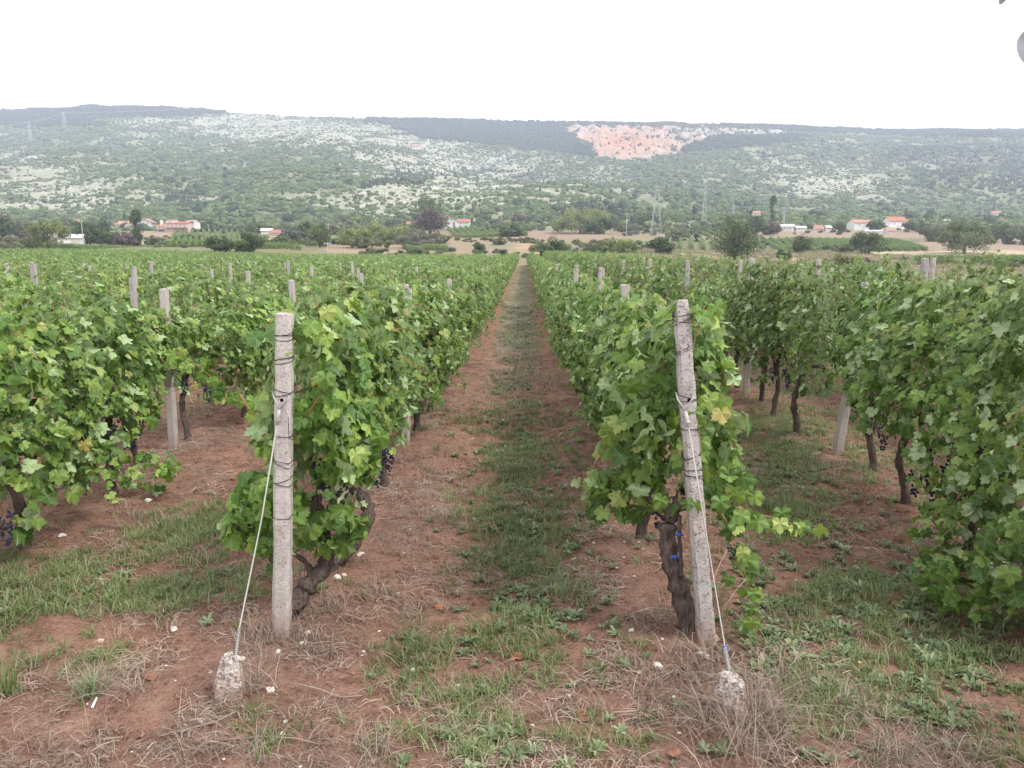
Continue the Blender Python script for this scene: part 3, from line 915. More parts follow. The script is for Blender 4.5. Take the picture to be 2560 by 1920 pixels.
PST = [(2, 410, 731, 8.12, 436), (2, 729, 711, 12.1, None), (2, 903, 684, 17.3, None), (2, 987, 676, 22.0, None),
       (4, 330, 694, 11.7, None), (4, 620, 678, 16.9, None), (4, 778, 667, 21.9, None), (8, 85, 660, 16.6, None),
       (6, 335, 667, 16.5, None), (6, 575, 657, 22.2, None), (6, 720, 652, 27.5, None), (10, 77, 640, 20.2, None),
       (8, 377, 653, 22.4, None), (8, 713, 656, 34, None), (10, 15, 640, 24, None),
       (0, 1020, 745, 8.25, 1014), (0, 1123, 706, 13.4, None), (0, 1175, 676, 18.5, None), (0, 1204, 672, 23.5, None),
       (2, 1041, 666, 26.6, None), (4, 880, 655, 27, None),
       (1, 1563, 712, 7.95, 1545), (1, 1503, 699, 10.4, None), (1, 1440, 676, 15.2, None), (1, 1392, 668, 20.5, None),
       (3, 2166, 706, 8.1, 2092), (3, 1878, 692, 11.6, None), (3, 1718, 686, 15.4, None), (3, 1625, 672, 20, None),
       (5, 2308, 700, 10.7, None), (5, 2045, 690, 15, None), (5, 1850, 680, 20, None), (7, 2330, 690, 15.4, None)]
allv = []
rv = random.Random(3)
for ri, x in ROWS:
    ys = list(HERO_Y.get(ri, []))
    y = (ys[-1] if ys else rv.uniform(5, 6.2)) + 1.15
    while y < 119:
        ys.append(y + rv.uniform(-.12, .12)); y += 1.18 if y < 45 else 1.2
    for y in ys:
        xx = x + rv.uniform(-.05, .05)
        atpost = any(p[0] == ri and abs(p[3] - y) < .75 for p in PST)
        if atpost and y > 6: xx += -.20 if x < 0 else .16
        uu = 1310 + F_PX * xx / y
        allv.append([ri, xx, y, uu])
inview = [a for a in allv if -220 < a[3] < 2780]
inview.sort(key=lambda a: a[2])
OBJ_V = inview[:300]; FAR_V = inview[300:] + [a for a in allv if not (-220 < a[3] < 2780) and a[2] < 16 and abs(a[1]) < 14]
print('vines', len(allv), len(inview))
OBJ_V.sort(key=lambda a: (a[0], a[2]))

def hero_leaf_budget(ri, y, seen_k):
    if y < 7.1 and ri in (0, 1, 2, 3): return 290
    if y < 9.2 and ri in (0, 1, 2, 3): return 200
    if y < 12.5 and ri in (0, 1, 2, 3): return 110
    if y < 10.5 and ri in (4, 5): return 90
    return 0

count_in_row = {}
rs = np.random.default_rng(77)
leaf_total = 0
LOOK = ['with dense bright foliage', 'with a ragged leafy top', 'with a long arching shoot', 'with pale undersides showing', 'with dark drooping leaves', 'with a gap low in its foliage']
def build_vine(ri, x, y):
    global leaf_total
    k = count_in_row.get(ri, 0); count_in_row[ri] = k + 1
    h = row_height(ri, y)
    atpost = any(p[0] == ri and abs(p[3] - y) < .75 for p in PST) and y > 6
    if atpost: h -= .10
    z0 = Gz(x, y)
    nleaf = hero_leaf_budget(ri, y, k)
    if ri == 0 and k < 3: x += (.18, .14, .07)[k]
    if ri == 1 and k < 2: x -= (.12, .06)[k]
    name_row = row_label(ri)
    if k < 40:
        lab = '%s leafy grapevine in view along %s' % (ORD[k], name_row)
    else:
        lab = 'small distant grapevine far down %s' % name_row
    t = thing('grapevine', lab, 'grapevine', (x, y, z0), 0, 'grapevines of ' + name_row)
    if nleaf:
        r = np.random.default_rng(int(1000 * (y + x * 3)) % 99991 + 5)
        zlo = .42; n = 800; hw = .37; sh = 10
        if ri == 0 and k < 3: zlo = .74; hw = .28; n = 700; sh = 6
        if ri == 1 and k < 2: zlo = .72; hw = .28; n = 640; sh = 5
        if ri == 2 and 7.0 < y < 9.2: n = 400; zlo = .72; hw = .18; h = 1.40; sh = 3; x -= .30 if y < 8 else .05
        if ri == 3: hw = .44; n = 900; zlo = .62
        if ri == 3 and k <= 1: hw = .50; n = 1250; zlo = .10; h = 1.86
        if ri == 3 and k == 1: hw = .42; n = 1000; zlo = .42
        if ri == 3 and k == 2: hw = .46; n = 1000; zlo = .62; h = 1.84
        if ri == 2 and y < 7: hw = .38; n = 1050; zlo = .34
        if ri == 2 and 6.2 < y < 7: x -= .34; hw = .22; sh = 3; n = 700
        if ri == 2 and y < 6.2: x -= .12; hw = .33
        if ri == 3 and 7.2 < y < 9.2: x += .22; hw = .26; n = 620; sh = 5
        P, R, s, canes = curtain(r, n, ragged=.32, zlo=zlo, zhi=h - .02, hw=hw, shoots=sh, seed=int(y * 10) + ri, L=1.15)
        if ri == 3: s = s * .86
        extra = HERO_EXTRA.get((ri, k))
        if extra:
            for e in extra:
                p2, r2, s2 = blob_leaves(r, *e)
                P = np.vstack([P, p2]); R = np.concatenate([R, r2]); s = np.append(s, s2)
        # leaves nearest the eye become parts of their own
        d = np.linalg.norm(P + np.array([x, y, z0]) - np.array([0, 0, EYE]), axis=1)
        sidec = -np.sign(x) * P[:, 0]
        score = d - 1.6 * sidec
        order = np.argsort(score)
        top, rest = order[:nleaf], order[nleaf:]
        V, T, lc, ve = merge_leaves(P[rest], R[rest], s[rest], LEAF_HI, r)
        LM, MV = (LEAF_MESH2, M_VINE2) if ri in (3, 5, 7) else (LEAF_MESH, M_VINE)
        link('foliage', new_mesh('foliage', V, T, [MV], {'lc': lc, 'vein': ve}), t, kind='stuff')
        for j in top:
            o = bpy.data.objects.new('leaf', LM[int(r.integers(0, 8))]); COL.objects.link(o)
            o.parent = t
            m = Matrix(R[j].tolist()).to_4x4()
            m = Matrix.Translation(Vector(P[j].tolist())) @ m @ Matrix.Diagonal((s[j], s[j], s[j], 1))
            o.matrix_local = m
            leaf_total += 1
        for c in canes: link('cane', cane_mesh([c], .0036, 5), t)
        custom = HERO_TRUNK.get((ri, k))
        if custom: custom(t, x, y, z0)
        else: link('trunk', vine_trunk(random.Random(int(y * 100))), t)
    else:
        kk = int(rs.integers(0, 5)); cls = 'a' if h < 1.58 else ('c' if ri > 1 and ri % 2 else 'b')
        fo, ca = vine_type((cls, kk + (0 if cls == 'a' else 10)), 640, zlo=.36 if cls == 'a' else .42, zhi=h - .0, hw=.36 if cls == 'a' else .40, shoots=8, ragged=.34)
        o = link('foliage', fo, t, kind='stuff'); o.rotation_euler = (0, 0, PI * int(rs.integers(0, 2))); q = rs.uniform(.93, 1.07) * (.88 if atpost else 1); o.scale = (1.05, 1.03, q)
        o2 = link('cane', ca, t); o2.rotation_euler = o.rotation_euler
        if y < 26:
            link('trunk', TRUNKS[int(rs.integers(0, 6))], t)
    if y < 30:
        ng = 3 if nleaf else int(rs.integers(0, 3))
        for g in range(ng):
            sd = -np.sign(x) if rs.uniform() < .8 else np.sign(x)
            o = link('grape_bunch', GRAPES[int(rs.integers(0, 3))], t, (sd * rs.uniform(.02, .20), rs.uniform(-.45, .45), rs.uniform(.60, .85)))
            o.scale = [rs.uniform(.9, 1.25)] * 3
    return t

# vines whose trunks the photograph shows clearly
def wpath(L, Y, org, dy=0.0):
    out = []
    for i, (u, v) in enumerate(L):
        p = pt(u, v, Y + dy * i) - Vector(org); out.append(p)
    return out
def trunk_l0(t, x, y, z0):
    og = (x, y, z0); rg = random.Random(1)
    Yt = on_ground(735, 1552).y
    a = wpath([(722, 1590), (745, 1500), (776, 1455), (812, 1418), (815, 1360), (800, 1300), (790, 1240)], Yt, og, .05)
    b = wpath([(776, 1440), (768, 1410), (735, 1385), (705, 1360)], Yt + .10, og)
    link('trunk', trunk_mesh(a, .060, .034, rg, extra=[(b, .017, .009)]), t)
def trunk_l1(t, x, y, z0):
    og = (x, y, z0); rg = random.Random(2)
    a = wpath([(815, 1420), (858, 1385), (890, 1345), (918, 1300), (918, 1265), (900, 1235), (870, 1215)], on_ground(825, 1425).y, og, .06)
    link('trunk', trunk_mesh(a, .062, .032, rg), t)
def trunk_r0(t, x, y, z0):
    og = (x, y, z0); rg = random.Random(4)
    Yt = on_ground(1708, 1578).y
    a = wpath([(1718, 1620), (1712, 1520), (1692, 1450), (1672, 1385), (1668, 1320), (1685, 1275), (1708, 1240), (1720, 1190)], Yt, og, .025)
    link('trunk', trunk_mesh(a, .056, .040, rg), t)
    b = wpath([(1700, 1440), (1702, 1400), (1698, 1340), (1700, 1290)], Yt + .02, og)
    link('shoot', trunk_mesh(b, .014, .010, rg, name='shoot'), t)
    for (u, v) in ((1698, 1337), (1687, 1392)):
        m = MB(); c = pt(u, v, Yt - .015) - Vector(og)
        m.tube([c + Vector((-.022, 0, 0)), c + Vector((0, -.006, .004)), c + Vector((.022, 0, -.002))], [.007, .010, .006], 6)
        m.tube([c + Vector((.008, 0, 0)), c + Vector((.012, -.004, .022))], [.004, .002], 5)
        link('twine_tie', m.mesh('twine_tie', [M_BLUE]), t)
HERO_TRUNK = {(0, 0): trunk_l0, (0, 1): trunk_l1, (1, 0): trunk_r0}
HERO_EXTRA = {
    (0, 0): [((-.28, -.55, .62), (.22, .12, .30), 130, .06, .09), ((-.12, -.36, 1.05), (.30, .16, .30), 70, .055, .085), ((.18, -.42, 1.0), (.22, .12, .26), 70, .055, .08), ((.05, -.42, .50), (.22, .1, .14), 50, .06, .09)],
    (1, 0): [((.18, -.38, 1.22), (.16, .10, .42), 46, .06, .085), ((-.25, -.42, 1.15), (.22, .12, .42), 110, .055, .085), ((-.30, -.30, .72), (.26, .14, .16), 70, .05, .08)],
    (3, 0): [((-.35, -.3, .45), (.42, .3, .42), 260, .05, .08), ((-.62, .1, .16), (.25, .35, .16), 110, .04, .07)],
    (3, 1): [((-.35, -.3, .25), (.24, .25, .22), 60, .04, .07)],
    (2, 1): [((.30, .0, .24), (.34, .22, .20), 85, .035, .065)],
}
for a in OBJ_V: build_vine(a[0], a[1], a[2])
print('leaf objects', leaf_total)

def far_vines():
    r = np.random.default_rng(9)
    FV = np.array([[a[1], a[2]] for a in FAR_V]); hs = np.array([row_height(a[0], a[2]) for a in FAR_V])
    Z = G(FV[:, 0], FV[:, 1])
    n = len(FV)
    protos = []
    for k in range(5):
        rr = np.random.default_rng(k + 400)
        P, R, s, c = curtain(rr, 330, zlo=.45, zhi=1.54, hw=.36, shoots=6, seed=k + 60)
        V, T, lc, ve = merge_leaves(P, R, s * 1.35, LEAF_LO, rr)
        protos.append(new_mesh('foliage', V, T, [M_VINE], {'lc': lc, 'vein': ve}))
    scatter('vineyard_foliage', np.stack([FV[:, 0], FV[:, 1], Z], -1), np.stack([np.zeros(n), np.zeros(n), PI * r.integers(0, 2, n)], -1),
            np.stack([r.uniform(.95, 1.15, n), np.full(n, 1.04), hs / 1.54 * r.uniform(.94, 1.07, n)], -1), r.integers(0, 5, n), protos,
            'green vine rows merging together in the distance')
far_vines()
#@@PART3
# ------------------------------------------------------------------ concrete posts
def post_mesh(L, w, d, rng, mat, hole=None, rings=14, rough=.0022):
    b = MB(); c = min(w, d) * .20
    sec = [(-w / 2 + c, -d / 2), (w / 2 - c, -d / 2), (w / 2, -d / 2 + c), (w / 2, d / 2 - c), (w / 2 - c, d / 2), (-w / 2 + c, d / 2), (-w / 2, d / 2 - c), (-w / 2, -d / 2 + c)]
    zs = [L * i / rings for i in range(rings + 1)]
    if hole:
        zs = sorted([z for z in zs if abs(z - hole) > .035] + [hole - .03, hole + .03])
    zs[0] = -.25
    V = []
    for i, z in enumerate(zs):
        tp = 1 - .10 * max(z, 0) / L
        for k, (x, y) in enumerate(sec):
            j = rough if hole is None or abs(z - hole) > .04 else 0
            top = rng.uniform(-.006, .004) if i == len(zs) - 1 else 0
            V.append((x * tp + rng.uniform(-j, j), y * tp + rng.uniform(-j, j), z + top))
    F = []
    for i in range(len(zs) - 1):
        for k in range(8):
            if hole and k == 0 and abs((zs[i] + zs[i + 1]) / 2 - hole) < .005:
                continue
            F.append((i * 8 + k, i * 8 + (k + 1) % 8, (i + 1) * 8 + (k + 1) % 8, (i + 1) * 8 + k))
    n = (len(zs) - 1) * 8
    V.append((rng.uniform(-.005, .005), 0, L + .006)); ct = len(V) - 1
    for k in range(8): F.append((n + k, n + (k + 1) % 8, ct))
    b.add(V, F, 0)
    if hole:
        i = [q for q in range(len(zs) - 1) if abs((zs[q] + zs[q + 1]) / 2 - hole) < .005][0]
        A, B = b.V[i * 8], b.V[i * 8 + 1]; C, D = b.V[i * 8 + 9], b.V[i * 8 + 8]
        yf = (A[1] + B[1] + C[1] + D[1]) / 4
        oc = [(.010 * math.cos(PI / 4 * q - PI * 3 / 4), yf, hole + .010 * math.sin(PI / 4 * q - PI * 3 / 4)) for q in range(8)]
        ob = [(x, yf + .05, z) for x, y, z in oc]
        q = [A, B, C, D]
        VV = q + oc + ob
        FF = [(0, 1, 5), (0, 5, 4), (1, 7, 6), (1, 6, 5), (1, 2, 7), (2, 8, 7), (2, 9, 8), (2, 3, 9), (3, 10, 9), (3, 11, 10), (3, 0, 11), (0, 4, 11)]
        b.add(VV, FF, 0)
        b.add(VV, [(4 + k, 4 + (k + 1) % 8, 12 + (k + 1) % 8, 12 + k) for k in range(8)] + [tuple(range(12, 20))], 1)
    return b.mesh('post', [mat, M_DARK], False)

def wrap_mesh(z, w, d, rng, loops=2, curl=0, tp=1.0):
    b = MB()
    for l in range(loops):
        zz = z + l * rng.uniform(.010, .022); tilt = rng.uniform(-.018, .018); bow = rng.uniform(-.006, .012)
        P = []
        for k in range(17):
            a = 2 * PI * k / 16
            x = math.copysign(abs(math.cos(a)) ** .5, math.cos(a)) * (w / 2 + .003) * tp; y = math.copysign(abs(math.sin(a)) ** .5, math.sin(a)) * (d / 2 + .003) * tp
            P.append((x, y, zz + tilt * x / w * 2 + bow * math.sin(a) + rng.uniform(-.001, .001)))
        b.tube(P, .0019, 5)
    if curl:
        P = []
        for k in range(12):
            a = k * .7; q = .010 + .0006 * k
            P.append((curl * (w / 2 + .012) + math.cos(a) * q * .8, -d / 2 - .002, z + math.sin(a) * q * .8))
        b.tube(P, .0018, 5)
    return b.mesh('wire_wrap', [M_WIRE], True)

def place_post(ri, base, top, mat, label, w=.094, d=.088, hole=None, rings=16, wraps=(), group=None, rough=.0022):
    rng = random.Random(int(base.y * 77) + ri)
    ax = (top - base); L = ax.length
    q = ax.to_track_quat('Z', 'Y')
    t = thing('concrete_post', label, 'post', base, 0, group)
    # keep the front face towards -Y
    zax = ax.normalized(); xax = Vector((1, 0, 0)); xax = (xax - zax * xax.dot(zax)).normalized(); yax = zax.cross(xax)
    t.rotation_euler = Matrix((xax, yax, zax)).transposed().to_euler()
    link('shaft', post_mesh(L, w, d, rng, mat, hole, rings, rough), t)
    for z, loops, curl in wraps:
        link('wire_wrap', wrap_mesh(z, w, d, rng, loops, curl, 1 - .1 * z / L), t)
    return t

def zfrac(base, top, v):
    """length along the post at photo row v"""
    best = None
    for i in range(400):
        p = base.lerp(top, i / 399)
        uu, vv = proj(np.array(p.x), np.array(p.y), np.array(p.z))
        if best is None or abs(vv - v) < best[0]: best = (abs(float(vv) - v), i / 399)
    return best[1] * (top - base).length

bA = on_ground(705, 1588); tA = pt(712, 783, bA.y)
place_post(0, bA, tA, M_CONC, 'pale end post with a drilled hole, wire windings and a guy cable to its left', .093, .085, zfrac(bA, tA, 998), 30,
           [(zfrac(bA, tA, 845), 3, 0), (zfrac(bA, tA, 905), 3, -1), (zfrac(bA, tA, 983), 2, 0), (zfrac(bA, tA, 1088), 1, 1), (zfrac(bA, tA, 1156), 2, 0), (zfrac(bA, tA, 1205), 2, 0), (zfrac(bA, tA, 1288), 1, 0)], rough=.003)
bB = on_ground(1766, 1608); tB = pt(1699, 752, bB.y + .10)
place_post(1, bB, tB, M_CONC2, 'leaning pitted end post right of the lane, wound with rusty wire', .090, .088, zfrac(bB, tB, 999), 34,
           [(zfrac(bB, tB, 806), 3, 1), (zfrac(bB, tB, 878), 2, -1), (zfrac(bB, tB, 998), 2, 0), (zfrac(bB, tB, 1072), 2, 1), (zfrac(bB, tB, 1142), 2, -1), (zfrac(bB, tB, 1190), 3, 0)], rough=.004)
# flat bars and the second wire twist standing beside the windings
t = thing('wire_twist', 'short rusty wire end standing upright against the left end post', 'wire', pt(721, 1080, bA.y - .055))
m = MB(); o_ = t.location
m.tube([pt(720, 1043, bA.y - .055) - o_, pt(723, 1100, bA.y - .055) - o_], .0022, 5); link('wire', m.mesh('wire', [M_WIRE]), t)

# second-line posts, each where the photograph shows it: (row, photo u of top, photo v of top, distance, photo u of base)
cnt = {}
for ri, u, v, Y, ub in PST:
    x_row = dict(ROWS)[ri]
    top = pt(u, v, Y)
    if ub is not None: b = pt(ub, 1145, Y); bx = b.x
    else: bx = top.x + random.Random(int(u)).uniform(-.03, .03)
    base = Vector((bx, Y, Gz(bx, Y)))
    top.z = base.z + min(max(top.z - base.z, 1.72), 1.98)
    if ri % 2 and ub is None: top.z = base.z + (2.02 if ri > 1 else 1.90)
    cnt[ri] = cnt.get(ri, 0) + 1
    nm = row_label(ri)
    lab = 'pale concrete post %s in view along %s' % (ORD[cnt[ri] - 1], nm)
    if (ri, Y) == (2, 8.12): lab = 'tall pale post standing clear of the leaves, bare down to the soil'
    if (ri, Y) == (2, 12.1): lab = 'reddish stained post rising just behind the left end post'
    if (ri, Y) == (3, 8.1): lab = 'leaning post half hidden in the thick leaves right of the lane'
    wr = [(1.30, 1, 0), (1.02, 1, 0), (.72, 1, 0)] if Y < 13 else []
    place_post(ri, base, top, M_CONC if (ri + int(Y)) % 3 else M_CONC2, lab, .094, .085, None, 12, wr, 'concrete posts along the vine rows')
# further posts up the rows
rp = random.Random(8)
for ri, x in ROWS:
    y = 26 + rp.uniform(0, 4) if ri < 6 else (24 + rp.uniform(0, 6))
    k = 0
    while y < 50 and k < 2:
        u = 1310 + F_PX * x / y
        if -20 < u < 2600 and ri < 26:
            z = Gz(x, y); base = Vector((x, y, z))
            place_post(ri, base, base + Vector((rp.uniform(-.05, .05), 0, row_height(ri, y) + rp.uniform(.10, .26))), M_CONC,
                       '%s of the small distant posts poking out of %s' % (('nearer', 'farther')[k], row_label(ri)), .095, .088, None, 3, (), 'distant posts of %s' % row_label(ri))
        y += 9.5; k += 1

# ------------------------------------------------------------------ guy cables and their anchors
def cable(base, top, path, Ys, label, fork_u, blue=None):
    P = [pt(u, v, Y) for (u, v), Y in zip(path, Ys)]
    t = thing('guy_cable', label, 'cable', P[-1]); o = P[-1]
    Q = [p - o for p in P]
    m = MB(); m.tube(Q[1:], .0038, 8); link('cable', m.mesh('cable', [M_CABLE], True), t)
    # clamp sleeve under the fork
    d = (Q[2] - Q[1]).normalized()
    m = MB(); m.tube([Q[0], Q[0].lerp(Q[1], .5), Q[1] + d * .02], [.010, .012, .009], 8); m.tube([Q[1] - d * .012, Q[1] + d * .004], .014, 8); link('clamp', m.mesh('clamp', [M_CABLE], True), t)
    m = MB()
    for su in (-1, 1):
        a = Q[0]; b_ = pt(fork_u + su * 18, path[0][1] - 30, Ys[0] + .0) - o; c_ = pt(fork_u + su * 22, path[0][1] - 46, Ys[0] + .08) - o
        m.tube([a, a.lerp(b_, .5), b_, c_], .0042, 6)
    link('loop', m.mesh('loop', [M_CABLE], True), t)
    # wound end near the ground
    e0, e1 = Q[-2], Q[-1]
    m = MB(); n = 70
    ax = (e1 - e0).normalized(); s1 = ax.cross(Vector((0, 1, 0))).normalized(); s2 = ax.cross(s1)
    H = [e0.lerp(e1, k / n * .8) + (s1 * math.cos(k * 1.05) + s2 * math.sin(k * 1.05)) * .009 for k in range(n)]
    m.tube(H, .0024, 5); m.tube([e0, e1], .0052, 6)
    link('winding', m.mesh('winding', [M_CABLE], True), t)
    if blue:
        c = pt(*blue) - o; m = MB()
        m.tube([c + s1 * .012 * math.cos(k) + s2 * .012 * math.sin(k) + ax * .0012 * k for k in range(14)], .003, 5)
        m.tube([c, c + Vector((.018, -.01, -.008))], .002, 5)
        link('twine_tie', m.mesh('twine_tie', [M_BLUE]), t)
    return t
cl_y = on_ground(565, 1768).y
cable(bA, tA, [(698, 1024), (694, 1052), (654, 1298), (598, 1572), (588, 1652)], [bA.y - .06, bA.y - .065, bA.y - .25, bA.y - .47, cl_y + .06],
      'thin pale guy cable slanting from the left end post down to its anchor', 703)
cr_y = on_ground(1838, 1800).y
cable(bB, tB, [(1713, 1028), (1720, 1058), (1758, 1290), (1812, 1616), (1826, 1692)], [bB.y - .03, bB.y - .06, bB.y - .24, bB.y - .42, cr_y + .05],
      'pale guy cable with a blue tie running down from the leaning right post', 1712, (1812, 1620, bB.y - .43))

def anchor(name, c, size, rz, lean, label, seed, chip=None):
    r = np.random.default_rng(seed)
    V, T = ICO3; V = V.copy()
    V = np.sign(V) * np.abs(V) ** .52
    V = V / np.maximum(1, (np.abs(V) ** 6).sum(1) ** (1 / 6))[:, None]
    V[:, :2] *= (1.08 - .16 * V[:, 2:3])
    V = V * np.array(size) / 2
    nz = (fbm(V[:, 0] * 28 + seed, V[:, 2] * 28 + V[:, 1] * 21, seed, 3) - .5)
    nf = r.uniform(-.0035, .0035, len(V))
    V = V + V / np.linalg.norm(V, axis=1)[:, None] * (nz * .06 + nf * 2.0 + (fbm(V[:, 0] * 60 + seed, V[:, 2] * 60 + V[:, 1] * 50, seed + 4, 2) - .5) * .018)[:, None]
    t = thing(name, label, 'anchor block', c); t.rotation_euler = (lean[0], lean[1], rz)
    link('block', new_mesh('block', V, T, [M_BLOCK], smooth=False), t, (0, 0, 0))
    m = MB()
    zt = size[2] / 2
    m.tube([(-.02, -size[1] * .3, zt - .05), (-.014, -size[1] * .32, zt + .005), (.0, -.01, zt + .035), (.012, .0, zt + .01), (.014, .01, zt - .03)], .0028, 6)
    m.tube([(-.012, -size[1] * .55, zt - .085), (-.012, -size[1] * .53, zt - .04), (0, -size[1] * .3, zt + .01)], .0028, 6)
    link('wire_eye', m.mesh('wire_eye', [M_CABLE], True), t)
    return t
p = on_ground(560, 1762)
anchor('anchor_block', p + Vector((.008, .06, .080)), (.104, .09, .235), .1, (-.05, .06), 'whitish pebbly concrete anchor block leaning out of the soil at the left cable foot', 3)
p = on_ground(1840, 1815)
anchor('anchor_block', p + Vector((-.01, .07, .085)), (.118, .10, .235), -.1, (-.04, -.04), 'rounded concrete anchor block half sunk in dry grass under the right cable', 9)

# ------------------------------------------------------------------ trellis wires
for ri, x0, y0 in ((0, bA.x, bA.y), (1, bB.x - .05, bB.y), (2, -3.6, 3.6), (3, 3.24, 3.6), (4, -5.88, 8), (5, 5.52, 7)):
    xr = dict(ROWS)[ri]
    for h, nm in ((1.30, 'upper'), (.98, 'middle'), (.70, 'lower')):
        if ri in (1, 3, 5) and h == .98: continue
        P = []; yy = y0
        while yy < y0 + 26:
            f = min((yy - y0) / 2, 1); xx = x0 * (1 - f) + xr * f
            P.append(Vector((xx, yy, Gz(xr, yy) * .7 + h - .02 * math.sin(PI * ((yy - y0) % 4.5) / 4.5)))); yy += .75
        m = MB(); m.tube(P, .0021, 4)
        o = link('trellis_wire', m.mesh('trellis_wire', [M_WIRE]), None, None, None, '%s trellis wire strung through the leaves of %s' % (nm, row_label(ri)), 'wire', 'trellis wires')

# ------------------------------------------------------------------ long canes and loose sprigs that stand out in the photograph
def sprig(path, Y, label, nl=2, lo=.05, hi=.08, r=.0045, seed=1, dY=0.0, big=(), sag=0, face=(0, -1, .25)):
    """a leafy cane through photo points at a given distance"""
    rr = np.random.default_rng(seed)
    P = [pt(u, v, Y + dY * i) for i, (u, v) in enumerate(path)]
    t = thing('vine_shoot', label, 'vine shoot', P[0]); o = P[0]
    Q = [q - o for q in P]; m = MB()
    m.tube(Q, [r * (1 - .65 * i / len(Q)) for i in range(len(Q))], 6); link('cane', m.mesh('cane', [M_CANE], True), t)
    C = []
    for i in range(len(Q) - 1):
        for k in range(nl):
            f = (k + rr.uniform(.2, .8)) / nl; C.append(np.array(Q[i].lerp(Q[i + 1], f)) + rr.normal(size=3) * np.array([.04, .03, .035]))
    s = list(rr.uniform(lo, hi, len(C)))
    nr = [np.array(face) + rr.normal(size=3) * .42 for _ in C]; tp = [np.array([.1, 0, -1]) + rr.normal(size=3) * .4 for _ in C]
    for (u, v, sz) in big:
        C.append(np.array(pt(u, v, Y - .04) - o)); s.append(sz); nr.append(np.array([.05, -1, .35]) + rr.normal(size=3) * .15); tp.append(np.array([-.05, 0, -1]) + rr.normal(size=3) * .15)
    R = frames(np.array(nr), np.array(tp), rr)
    for c, q, k in zip(C, R, s):
        l = bpy.data.objects.new('leaf', LEAF_MESH[int(rr.integers(0, 8))]); COL.objects.link(l); l.parent = t
        l.matrix_local = Matrix.Translation(Vector(c.tolist())) @ Matrix(q.tolist()).to_4x4() @ Matrix.Diagonal((k, k, k, 1))
    return t
Yb = bB.y
sprig([(1700, 1240), (1740, 1243), (1800, 1275), (1830, 1330), (1850, 1400), (1875, 1470), (1893, 1540), (1896, 1590)], Yb + .05, 'long leafy shoot hanging down beside the right guy cable', 3, .045, .066, .0042, 3, -.015,
      [(1832, 1318, .085), (1868, 1395, .090), (1855, 1285, .060), (1895, 1480, .060), (1800, 1250, .065), (1880, 1520, .05)])
sprig([(1760, 1250), (1820, 1262), (1880, 1282), (1940, 1296), (2000, 1318), (2020, 1325)], Yb + .10, 'leafy shoot reaching out right above the green weeds', 3, .045, .07, .005, 4, 0,
      [(1815, 1275, .07), (1895, 1300, .07), (1950, 1305, .062)])
sprig([(1735, 1210), (1775, 1180), (1820, 1170), (1850, 1200), (1870, 1240)], Yb + .12, 'bright leaf cluster arching right from the leaning post', 4, .05, .075, .004, 5)
sprig([(1725, 920), (1735, 860), (1748, 800), (1762, 765)], Yb + .06, 'upright reddish shoot with pale leaves right of the leaning post', 2, .045, .07, .004, 6, 0, [(1755, 745, .045)])
sprig([(1735, 1040), (1770, 1015), (1800, 1005), (1815, 1000)], Yb + .06, 'short cane with large pale leaf right of the leaning post', 2, .05, .075, .003, 7)
sprig([(1728, 1000), (1730, 1080), (1745, 1140), (1770, 1175)], Yb + .10, 'leafy cane behind the leaning post between its wire windings', 5, .05, .075, .004, 17)
sprig([(735, 865), (755, 830), (780, 812), (797, 798)], bA.y + .03, 'reddish cane with pale leaves leaning out at the top of the left end post', 3, .05, .075, .0045, 8)
sprig([(748, 1070), (785, 1010), (810, 975), (835, 940)], bA.y + .05, 'brown cane crossing the foliage just right of the left end post', 3, .045, .07, .004, 9)
sprig([(440, 880), (480, 905), (520, 935), (560, 975), (600, 985)], 5.6, 'bright leafy shoot reaching across between the first two left rows', 5, .055, .085, .004, 10)
sprig([(600, 985), (625, 1025), (660, 1080), (680, 1130)], 5.0, 'reddish bare cane slanting down towards the left end post', 1, .05, .07, .006, 11)
sprig([(690, 790), (668, 815), (655, 822)], bA.y - .02, 'yellowish leaf pair left of the top of the left end post', 1, .05, .06, .002, 12)

# ------------------------------------------------------------------ bunches the photograph shows clearly, hung on short stalks of their vines
def bunch_at(u, v, Y, label, s=1.2, k=2):
    c = pt(u, v, Y)
    t = thing('grape_cluster', label, 'grapes', c)
    o = link('berries', GRAPES[k], t); o['kind'] = 'stuff'; o.scale = (s, s, s)
    m = MB(); m.tube([(0, 0, -.01), (.004, .002, .02), (.0, .012, .05)], .0022, 5); link('stalk', m.mesh('stalk', [M_CANE]), t)
bunch_at(797, 1125, 4.42, 'dark blue grape bunch in the leaves right of the left end post', 1.25, 2)
bunch_at(834, 1212, 4.50, 'small grape bunch above the crooked trunk of the left end vine', 1.0, 1)
bunch_at(672, 1262, 4.22, 'blue grapes showing low between the left cable and its post', 1.1, 2)
bunch_at(325, 1050, 7.2, 'long blue grape bunch hanging left of the tall pale post', 1.5, 2)
bunch_at(345, 1040, 7.4, 'second blue bunch beside the long one left of the tall post', 1.3, 1)
bunch_at(12, 1285, 4.9, 'blue grapes hanging at the very left edge', 1.15, 2)
bunch_at(2340, 1170, 5.9, 'large blue grape cluster hanging low in the right hand row', 1.6, 2)
bunch_at(2322, 1110, 5.9, 'upper blue cluster over the large one in the right row', 1.5, 1)
bunch_at(2290, 1180, 6.0, 'narrow blue cluster beside the grey trunk in the right row', 1.4, 0)
bunch_at(2392, 1140, 5.8, 'blue cluster nearest the thick dark foliage on the right', 1.5, 2)
bunch_at(1830, 1365, Yb - .02, 'tiny blue cluster behind the hanging shoot by the right cable', .6, 0)

